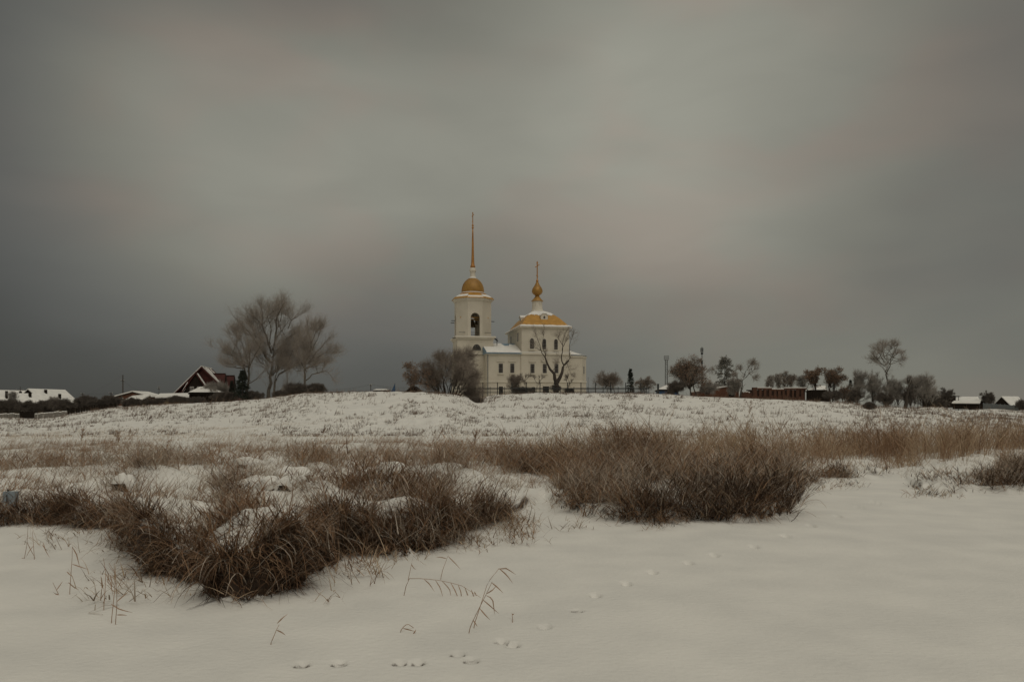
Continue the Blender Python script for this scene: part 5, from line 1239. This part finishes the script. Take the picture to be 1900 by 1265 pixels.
reed_patch(3, 'reeds', 'thin reed band along the left meadow behind the hummocks', -120, 960, 20, 44, 70, ('reed_brown', 'reed_frost'), .017, .012, 3, .35, 1.2, .3)
reed_patch(4, 'reeds', 'tall back belt of straw brown reeds across the right half', 935, 2100, 26, 54, 62, ('reed_brown', 'straw'), .017, .014, 2, .16, .7, .42, 1.2)
reed_patch(9, 'reeds', 'thin lone reed stems standing on the open snow before the clumps', -60, 1960, 8, 28, 22, ('reed_brown', 'straw'), .012, .008, 3, .12, 1.1, .35, 1.1, stands=LONE)

def hanging(seed, name, label, px0, px1, per_m, mats, L0, L1, w_):
    """long grass rooted on the lip of the bank, falling over its face"""
    rng = np.random.default_rng(seed); m0 = (px1 - px0) / F * 12 * 1.5; n = int(m0 * per_m)
    px = rng.uniform(px0, px1, n); a = (px - CX) / F
    D = np.linspace(8.4, 30, 900)
    Dg = np.interp(px, SH[:, 0], F * H / (SH[:, 1] - HZ))
    for _ in range(4): Dg = shore(px, a * Dg, Dg)
    dd = np.where(rng.uniform(0, 1, n) < .5, rng.uniform(-.02, .22, n), np.abs(rng.normal(0, .3, n)) + .12); Y = Dg + dd; X = a * Y
    clump = np.clip((fbm(X * 1.6, Y * 1.6, 3, 161) - .34) * 4, np.where((px > 240) & (px < 900), .28, .2), 1)
    k = (rng.uniform(0, 1, n) < clump) & (np.interp(px, HB_PX[:, 0], HB_PX[:, 1]) > .18); X, Y, dd = X[k], Y[k], dd[k]; n = len(X)
    P_ = np.stack([X, Y, ground(X, Y) - .02], 1)
    sway = (fbm(X * 1.7, Y * 1.7, 3, 163) - .5) * 5.5
    az = -np.pi / 2 + sway + rng.normal(0, .75, n)
    up = rng.uniform(0, 1, n) < .22
    V, Q, _ = blades(rng, P_, rng.uniform(L0, L1, n), az, np.where(up, rng.uniform(.1, .6, n), rng.uniform(.4, 1.4, n)), np.where(up, rng.uniform(.2, 1.9, n), rng.uniform(.3, 2.1, n)), rng.uniform(.6, 1.5, n) * w_, 7)
    V = V.reshape(n, -1, 3); g = ground(V[..., 0], V[..., 1]) + .012; V[..., 2] = np.maximum(V[..., 2], g)
    which = rng.choice(len(mats), n, p=[.38, .40, .22]); mats = mats + ('reed_shade',); which = np.where((dd < .16) & (rng.uniform(0, 1, n) < .5), 3, which); Vs, Qs, mi, o = [], [], [], 0  # many blades rooted on the face get the painted shade colour
    for i, m in enumerate(mats):
        v = V[which == i]; N_ = len(v); p, q = np.meshgrid(np.arange(N_), np.arange(7), indexing='ij'); b = (p * 8 + q) * 2
        qq = np.stack([b, b + 1, b + 3, b + 2], -1).reshape(-1, 4); Vs.append(v.reshape(-1, 3)); Qs.append(qq + o); mi.append(np.full(len(qq), i, np.int32)); o += N_ * 16
    ob = np_mesh(name, np.concatenate(Vs), np.concatenate(Qs), mats[0])
    for m in mats[1:]: ob.data.materials.append(MATS[m])
    ob.data.polygons.foreach_set('material_index', np.concatenate(mi))
    return tag(ob, label, 'grass', None, 'stuff')
hanging(31, 'hanging_grass', 'long brown grass drooping over the dark bank edge on the left and middle shore', -120, 950, 1150, ('reed_dark', 'reed_brown', 'reed_frost'), .2, .9, .012)
hanging(34, 'bank_shade_blades', 'matted dead grass, shade painted into its colour, on the face of the left and middle bank', -120, 950, 700, ('reed_shade', 'reed_dark', 'reed_shade'), .12, .4, .016)  # blade colour darkens the bank face in place of shade
hanging(32, 'hanging_grass', 'brown grass drooping over the low bank edge of the big right stand', 1010, 1480, 360, ('reed_dark', 'reed_brown', 'reed_frost'), .35, .95, .015)
hanging(33, 'hanging_grass', 'frosted grass drooping over the low edge at the far right', 1700, 2050, 110, ('reed_brown', 'reed_frost', 'reed_dark'), .25, .6, .016)

def tufts(seed, name, label, px0, px1, y0, y1, dens, nb, h0, h1, w_, mat, maskf, lean=.35, spread=.12):
    rng = np.random.default_rng(seed); n = int(area(px0, px1, y0, y1) * dens)
    X, Y, px = sample(rng, n, px0, px1, y0, y1)
    k = rng.uniform(0, 1, n) < maskf(px, X, Y); X, Y, px = X[k], Y[k], px[k]
    s = rng.uniform(.4, 1.25, len(X)) * np.where(rng.uniform(0, 1, len(X)) < .06, 1.9, 1)
    i = np.repeat(np.arange(len(X)), nb); m = len(i)
    x, y = X[i] + rng.normal(0, spread, m) * s[i], Y[i] + rng.normal(0, spread, m) * s[i]
    P_ = np.stack([x, y, ground(x, y) - .03], 1)
    V, Q, _ = blades(rng, P_, s[i] * rng.uniform(h0, h1, m), np.where(rng.uniform(0, 1, m) < .5, .4, rng.uniform(0, 6.28, m)), np.abs(rng.normal(lean, .3, m)), np.abs(rng.normal(.5, .5, m)), rng.uniform(.6, 1.4, m) * w_, 3)
    return tag(np_mesh(name, V, Q, mat), label, 'weeds', None, 'stuff')
def slope_mask(px, X, Y):
    return np.clip((fbm(X * .22, Y * .16, 4, 111) - .42) * 5, .04, 1) * (.55 + .75 * np.exp(-((px - 700) / 330) ** 2) + .25 * (px > 900))
tufts(11, 'dry_weeds', 'dark dry weeds sprinkled over the snowy hill slope', -250, 2150, 56, 122, 2.6, 6, .10, .40, .034, 'weed', slope_mask)
tufts(15, 'dry_weeds', 'bigger dark weed clumps standing out on the white slope', -250, 2150, 60, 120, .12, 16, .25, .8, .036, 'weed', lambda px, X, Y: np.clip((fbm(X * .12, Y * .1, 3, 181) - .40) * 5, .02, 1), .45, .25)
tufts(12, 'dry_grass', 'pale straw grass poking through the snow of the meadow', -200, 2100, 36, 72, 3.2, 7, .06, .24, .018, 'straw', lambda px, X, Y: np.clip((fbm(X * .12, Y * .22, 3, 121) - .40) * 4, .03, 1), .5, .25)
tufts(13, 'dry_grass', 'thin brown grass blades scattered over the reedy shore', -150, 2050, 9.5, 40, 13, 6, .15, .55, .011, 'reed_frost', lambda px, X, Y: np.clip((fbm(X * .6, Y * .6, 3, 131) - .36) * 3.4, .04, .9) * (Y > shore(px, X, Y) + .3) * np.where(px < 980, 1, .45), .6, .14)
tufts(16, 'dry_grass', 'brown grass tufts between the hummocks of the left shore', -150, 1000, 10, 42, 3.2, 14, .2, .7, .012, 'reed_brown', lambda px, X, Y: np.clip((fbm(X * .5, Y * .4, 3, 191) - .40) * 5, .02, 1) * (Y > shore(px, X, Y) + .3), .6, .16)
tufts(14, 'dry_weeds', 'taller brown weeds along the mound crest and the far right bank', 560, 2050, 76, 118, .9, 9, .25, .75, .030, 'weed', lambda px, X, Y: np.where(px > 1580, np.clip((fbm(X * .18, Y * .3, 3, 141) - .36) * 4, 0, 1), .16 * np.exp(-((px - 720) / 170) ** 2)), .3, .2)

# single bent stems standing on the open snow
def stem_thing(label, pts, leaves=(), r=.0036, Y=None, name='lone_reed'):
    """pts: photo columns/rows of the stem; the first one stands on the snow and fixes the distance"""
    D = solve_D(*pts[0])
    b = at(pts[0][0], pts[0][1], D); root = empty(name, b, label, 'reed')
    rg = random.Random(int(pts[0][0] * 7 + pts[0][1])); yo = rg.uniform(-.12, .12)
    C = resample([at(x, y, D + yo * i) for i, (x, y) in enumerate(pts)], 10)[None]
    C[0, 0, 2] -= .05
    V, Q = tubes(C, lin(C, r * 1.2, r * .6), 5); np_mesh('stalk', V, Q, 'lone_stem', root, b, True)
    for lf in leaves:
        c = resample([at(x, y, D + rg.uniform(-.03, .03)) for x, y in lf], 6)
        d = nrm(np.gradient(c, axis=0)); up = nrm(np.cross(d, np.array([rg.uniform(-.4, .4), 1, rg.uniform(-.3, .3)])))
        w_ = (np.array([.35, .9, 1, .8, .5, .08]) * .006)[:, None]
        V = np.stack([c - up * w_, c + up * w_, ], 1); i = np.arange(5) * 2
        th = np.array([0, .0012, 0]); V2 = np.concatenate([V.reshape(-1, 3), V.reshape(-1, 3) + th])
        Q = np.concatenate([np.stack([i, i+1, i+3, i+2], -1), np.stack([i, i+1, i+3, i+2], -1)[:, ::-1] + 12])
        np_mesh('leaf', V2, Q, 'lone_stem', root, b)
    return root
stem_thing('bent reed arching right with a comb of hanging leaves on the open snow', [(748, 1104), (754, 1085), (760, 1072), (790, 1073), (822, 1077), (855, 1085), (892, 1108)],
    [[(787, 1074), (797, 1083), (806, 1097)], [(808, 1076), (817, 1090), (822, 1108)], [(820, 1077), (834, 1092), (838, 1110)], [(836, 1080), (846, 1098), (853, 1118)], [(850, 1084), (856, 1100), (856, 1118)], [(862, 1088), (868, 1104), (866, 1132)], [(874, 1093), (880, 1108), (884, 1122)], [(880, 1097), (885, 1106)]])
stem_thing('tall leaning reed with three paired leaves at the middle of the open snow', [(868, 1174), (878, 1150), (890, 1126), (902, 1102), (913, 1079)],
    [[(912, 1080), (924, 1090), (934, 1100)], [(903, 1101), (914, 1094), (921, 1086)], [(896, 1112), (910, 1124), (926, 1138)], [(890, 1128), (900, 1140), (910, 1150)], [(902, 1104), (914, 1110), (918, 1140)], [(878, 1150), (886, 1162)]])
stem_thing('thin reed with feathery tip behind the tall leaning reed', [(877, 1166), (890, 1128), (905, 1080), (926, 1054)], [[(924, 1055), (940, 1054), (958, 1066)], [(926, 1054), (940, 1066), (952, 1082)]])
stem_thing('broken reed folded into a low triangle on the snow', [(740, 1174), (748, 1163), (756, 1156), (770, 1166), (784, 1179)], [[(748, 1165), (760, 1168), (770, 1171)], [(766, 1176), (770, 1171), (772, 1166)]])
stem_thing('short reed with a drooping leaf pair above the arching reed', [(817, 1075), (822, 1055), (830, 1034), (832, 1030)], [[(829, 1036), (818, 1033), (808, 1034)], [(832, 1032), (844, 1044), (855, 1056)]])
stem_thing('upright reed with an inclined leaf left of the arching reed', [(757, 1076), (761, 1058), (764, 1044)], [[(763, 1046), (768, 1054), (772, 1056)]])
stem_thing('pair leaved reed far down the left snow, the longer one', [(206, 1156), (209, 1130), (212, 1100), (216, 1066), (202, 1044)], [[(204, 1066), (208, 1080), (206, 1096)], [(206, 1120), (222, 1130), (246, 1136)], [(201, 1066), (200, 1078), (203, 1085)]])
stem_thing('thin upright reed at the lower left beside the pair leaved one', [(192, 1132), (195, 1095), (196, 1060), (192, 1035)], [[(196, 1064), (204, 1078), (210, 1105)]])
stem_thing('reed with a long grazing leaf at the lower left', [(214, 1158), (217, 1120), (216, 1080)], [[(216, 1116), (230, 1104), (240, 1096)], [(217, 1140), (228, 1140), (236, 1141)]])
stem_thing('split topped reed standing on the left snow', [(129, 1102), (132, 1060), (134, 1030), (134, 1013)], [[(134, 1014), (142, 1028), (148, 1052)], [(134, 1046), (146, 1050), (164, 1056)], [(124, 1060), (130, 1066), (136, 1070)], [(127, 1080), (136, 1088), (147, 1094)]])
stem_thing('small forked reed lying on the left snow', [(109, 1103), (105, 1094), (98, 1080)], [[(105, 1094), (112, 1084), (116, 1078)], [(109, 1103), (103, 1101), (98, 1098)]])
stem_thing('two limbed reed at the far left snow', [(45, 1036), (50, 1010), (52, 975)], [[(50, 1005), (58, 1022), (66, 1036)], [(45, 1034), (34, 1038), (26, 1042)]])
stem_thing('dark reed with fanned leaves right of the two limbed one', [(64, 1038), (62, 1010), (60, 985)], [[(62, 1012), (54, 1022), (48, 1034)], [(80, 1006), (84, 1020), (92, 1034)], [(78, 1010), (84, 1018), (90, 1022)]])
stem_thing('slanting reed piece lying low in the bottom left snow', [(501, 1196), (508, 1180), (513, 1168), (518, 1158)], [[(513, 1168), (522, 1172), (530, 1178)], [(514, 1156), (524, 1146), (534, 1138)]])
stem_thing('short pale stick in the snow right of the tall leaning reed', [(951, 1156), (951, 1146), (950, 1137)], [[(950, 1140), (954, 1138)]])
stem_thing('long thin reed arching right from the end of the big stand', [(1478, 958), (1486, 938), (1500, 928), (1520, 926), (1534, 942)], [[(1486, 938), (1496, 924), (1506, 914)]])
stem_thing('bowed reed at the left end of the far right clump', [(1690, 920), (1680, 908), (1668, 908)], [[(1672, 908), (1684, 914), (1694, 921)]])
stem_thing('folded reed on the snow below the far right clump', [(1778, 926), (1784, 921), (1788, 920), (1794, 926)], [[(1784, 921), (1786, 914)]])
def plume(label, px, by, ty, dx, Y):
    Y = solve_D(px, by)
    b = at(px, by, Y); b = (b[0], b[1], gz(px, Y)); root = empty('reed_plume', b, label, 'reed')
    rng = np.random.default_rng(int(px)); t = at(px + dx, ty, Y)
    C = resample([b, ((b[0]*.7 + t[0]*.3), Y, b[2]*.4 + t[2]*.6), t], 8)[None]
    V, Q = tubes(C, lin(C, .008, .005), 4); np_mesh('stalk', V, Q, 'straw', root, b)
    tip = C[:, -3:].repeat(1, 0); s = spawn(rng, resample(C[0, -3:], 4)[None], 26, 0, 1, .14, .3, .5, -.05, 4, .1)
    V, Q = tubes(s, lin(s, .007, .004), 3); np_mesh('plume', V, Q, 'reed_brown', root, b)
plume('leaning reed with a dark plume standing above the middle grass', 878, 880, 800, 6, 26)
plume('short reed with a dark plume right of the leaning plume', 900, 880, 834, 5, 26)
plume('tall reed with ragged plume rising above the right reed belt', 1384, 835, 745, 10, 34)
plume('reed plume leaning right above the left meadow', 148, 872, 798, 6, 30)
plume('reed plume standing over the left meadow', 222, 872, 800, -4, 30)

# snow capped hummocks on the shore
def hummock(i, label, px, py, wpx, hpx, lng=1.0):
    D = solve_D(px, py)
    b = at(px, py, D); b = (b[0], D, gz(px, D)); root = empty('hummock', b, label, 'hummock')
    m = D / F; a, h_ = wpx * m * .5, hpx * m; rng = np.random.default_rng(300 + i)
    nu_, nv = 36, 12; u = np.linspace(0, 2*np.pi, nu_, endpoint=False)
    def shell(lo, hi, scale, lift, seed, cap):
        rows = []
        for j in range(nv):
            t = j / (nv - 1); el = lo + (hi - lo) * t
            if cap:
                low = -.25 + (.62 if 'hollow' in label or 'hole' in label or 'log' in label else .22) * sstep((fbm(np.cos(u) * 1.3 + seed * 3.1, np.sin(u) * 1.3 + seed, 2, seed) - .46) / .2)
                el = low + (hi - low) * t
            r = np.cos(el) * scale; z = np.sin(el)
            nx, ny = np.cos(u) * r, np.sin(u) * r
            w_ = 1 + .8 * (fbm(nx * 2.2 + seed, ny * 2.2 + z + seed, 3, seed) - .5)
            rows.append(np.stack([nx * a * w_, ny * a * .75 * lng * w_, z * h_ * w_ + lift], 1))
        V = np.stack(rows); V = V.reshape(-1, 3) + np.array(b)
        i_, j_ = np.meshgrid(np.arange(nv - 1), np.arange(nu_), indexing='ij')
        Q = np.stack([i_*nu_+j_, i_*nu_+(j_+1) % nu_, (i_+1)*nu_+(j_+1) % nu_, (i_+1)*nu_+j_], -1)
        return V, Q
    V, Q = shell(-.5, 1.57, .80, -.04, 3 + i, False); np_mesh('turf', V, Q, 'earth', root, b, True)
    V, Q = shell(.34, 1.57, 1.0, .0, 3 + i, True); np_mesh('snow_cap', V, Q, 'snow_cap', root, b, True)
    n = 70; az = rng.uniform(0, 6.28, n); rr_ = rng.uniform(.7, 1.0, n)
    P_ = np.stack([b[0] + np.cos(az) * a * rr_, b[1] + np.sin(az) * a * .75 * rr_, b[2] + h_ * rng.uniform(.05, .5, n)], 1)
    V, Q, _ = blades(rng, P_, rng.uniform(.1, .35, n), az, rng.uniform(.3, 1.2, n), rng.uniform(.5, 1.8, n), .009, 4); np_mesh('grass_fringe', V, Q, 'reed_dark', root, b)
for i, q in enumerate([('snow capped hummock with dark hollow beneath, biggest one right of the tuft', 545, 908, 66, 26), ('low snow capped hummock above the biggest one', 548, 886, 70, 20), ('long snow capped log shaped hummock in the dark grass band', 462, 866, 78, 17, .5), ('rounded snow hummock right of the dark tuft', 502, 905, 44, 20), ('snow capped hummock in the middle grass band', 724, 872, 64, 15), ('small rounded hummock right of the middle one', 845, 872, 44, 12),
        ('snowy hummock with dark hole left of the tuft', 232, 905, 50, 24)]):
    hummock(i, *q)
# pale canister in the reeds
D = solve_D(20, 938); b = at(20, 938, D); b = (b[0], D, gz(20, D))
box = empty('canister', b, 'pale blue grey plastic canister half hidden in the reeds at the left edge', 'canister')
s = D / F * 11
bx = MB().box(b[0]-s, b[0]+s, D-.07, D+.07, b[2]-.02, b[2]+s*2.4); bx.build('body', 'plastic_blue', box, b)
MB().bar((b[0]-s*.45, D, b[2]+s*2.4), (b[0]-s*.45, D, b[2]+s*2.75), .02, 8).build('cap', 'iron', box, b)
MB().bar((b[0]-s*.2, D-.09, b[2]+s*.5), (b[0]-s*.2, D-.09, b[2]+s*1.9), .008, 5).build('handle', 'iron', box, b)
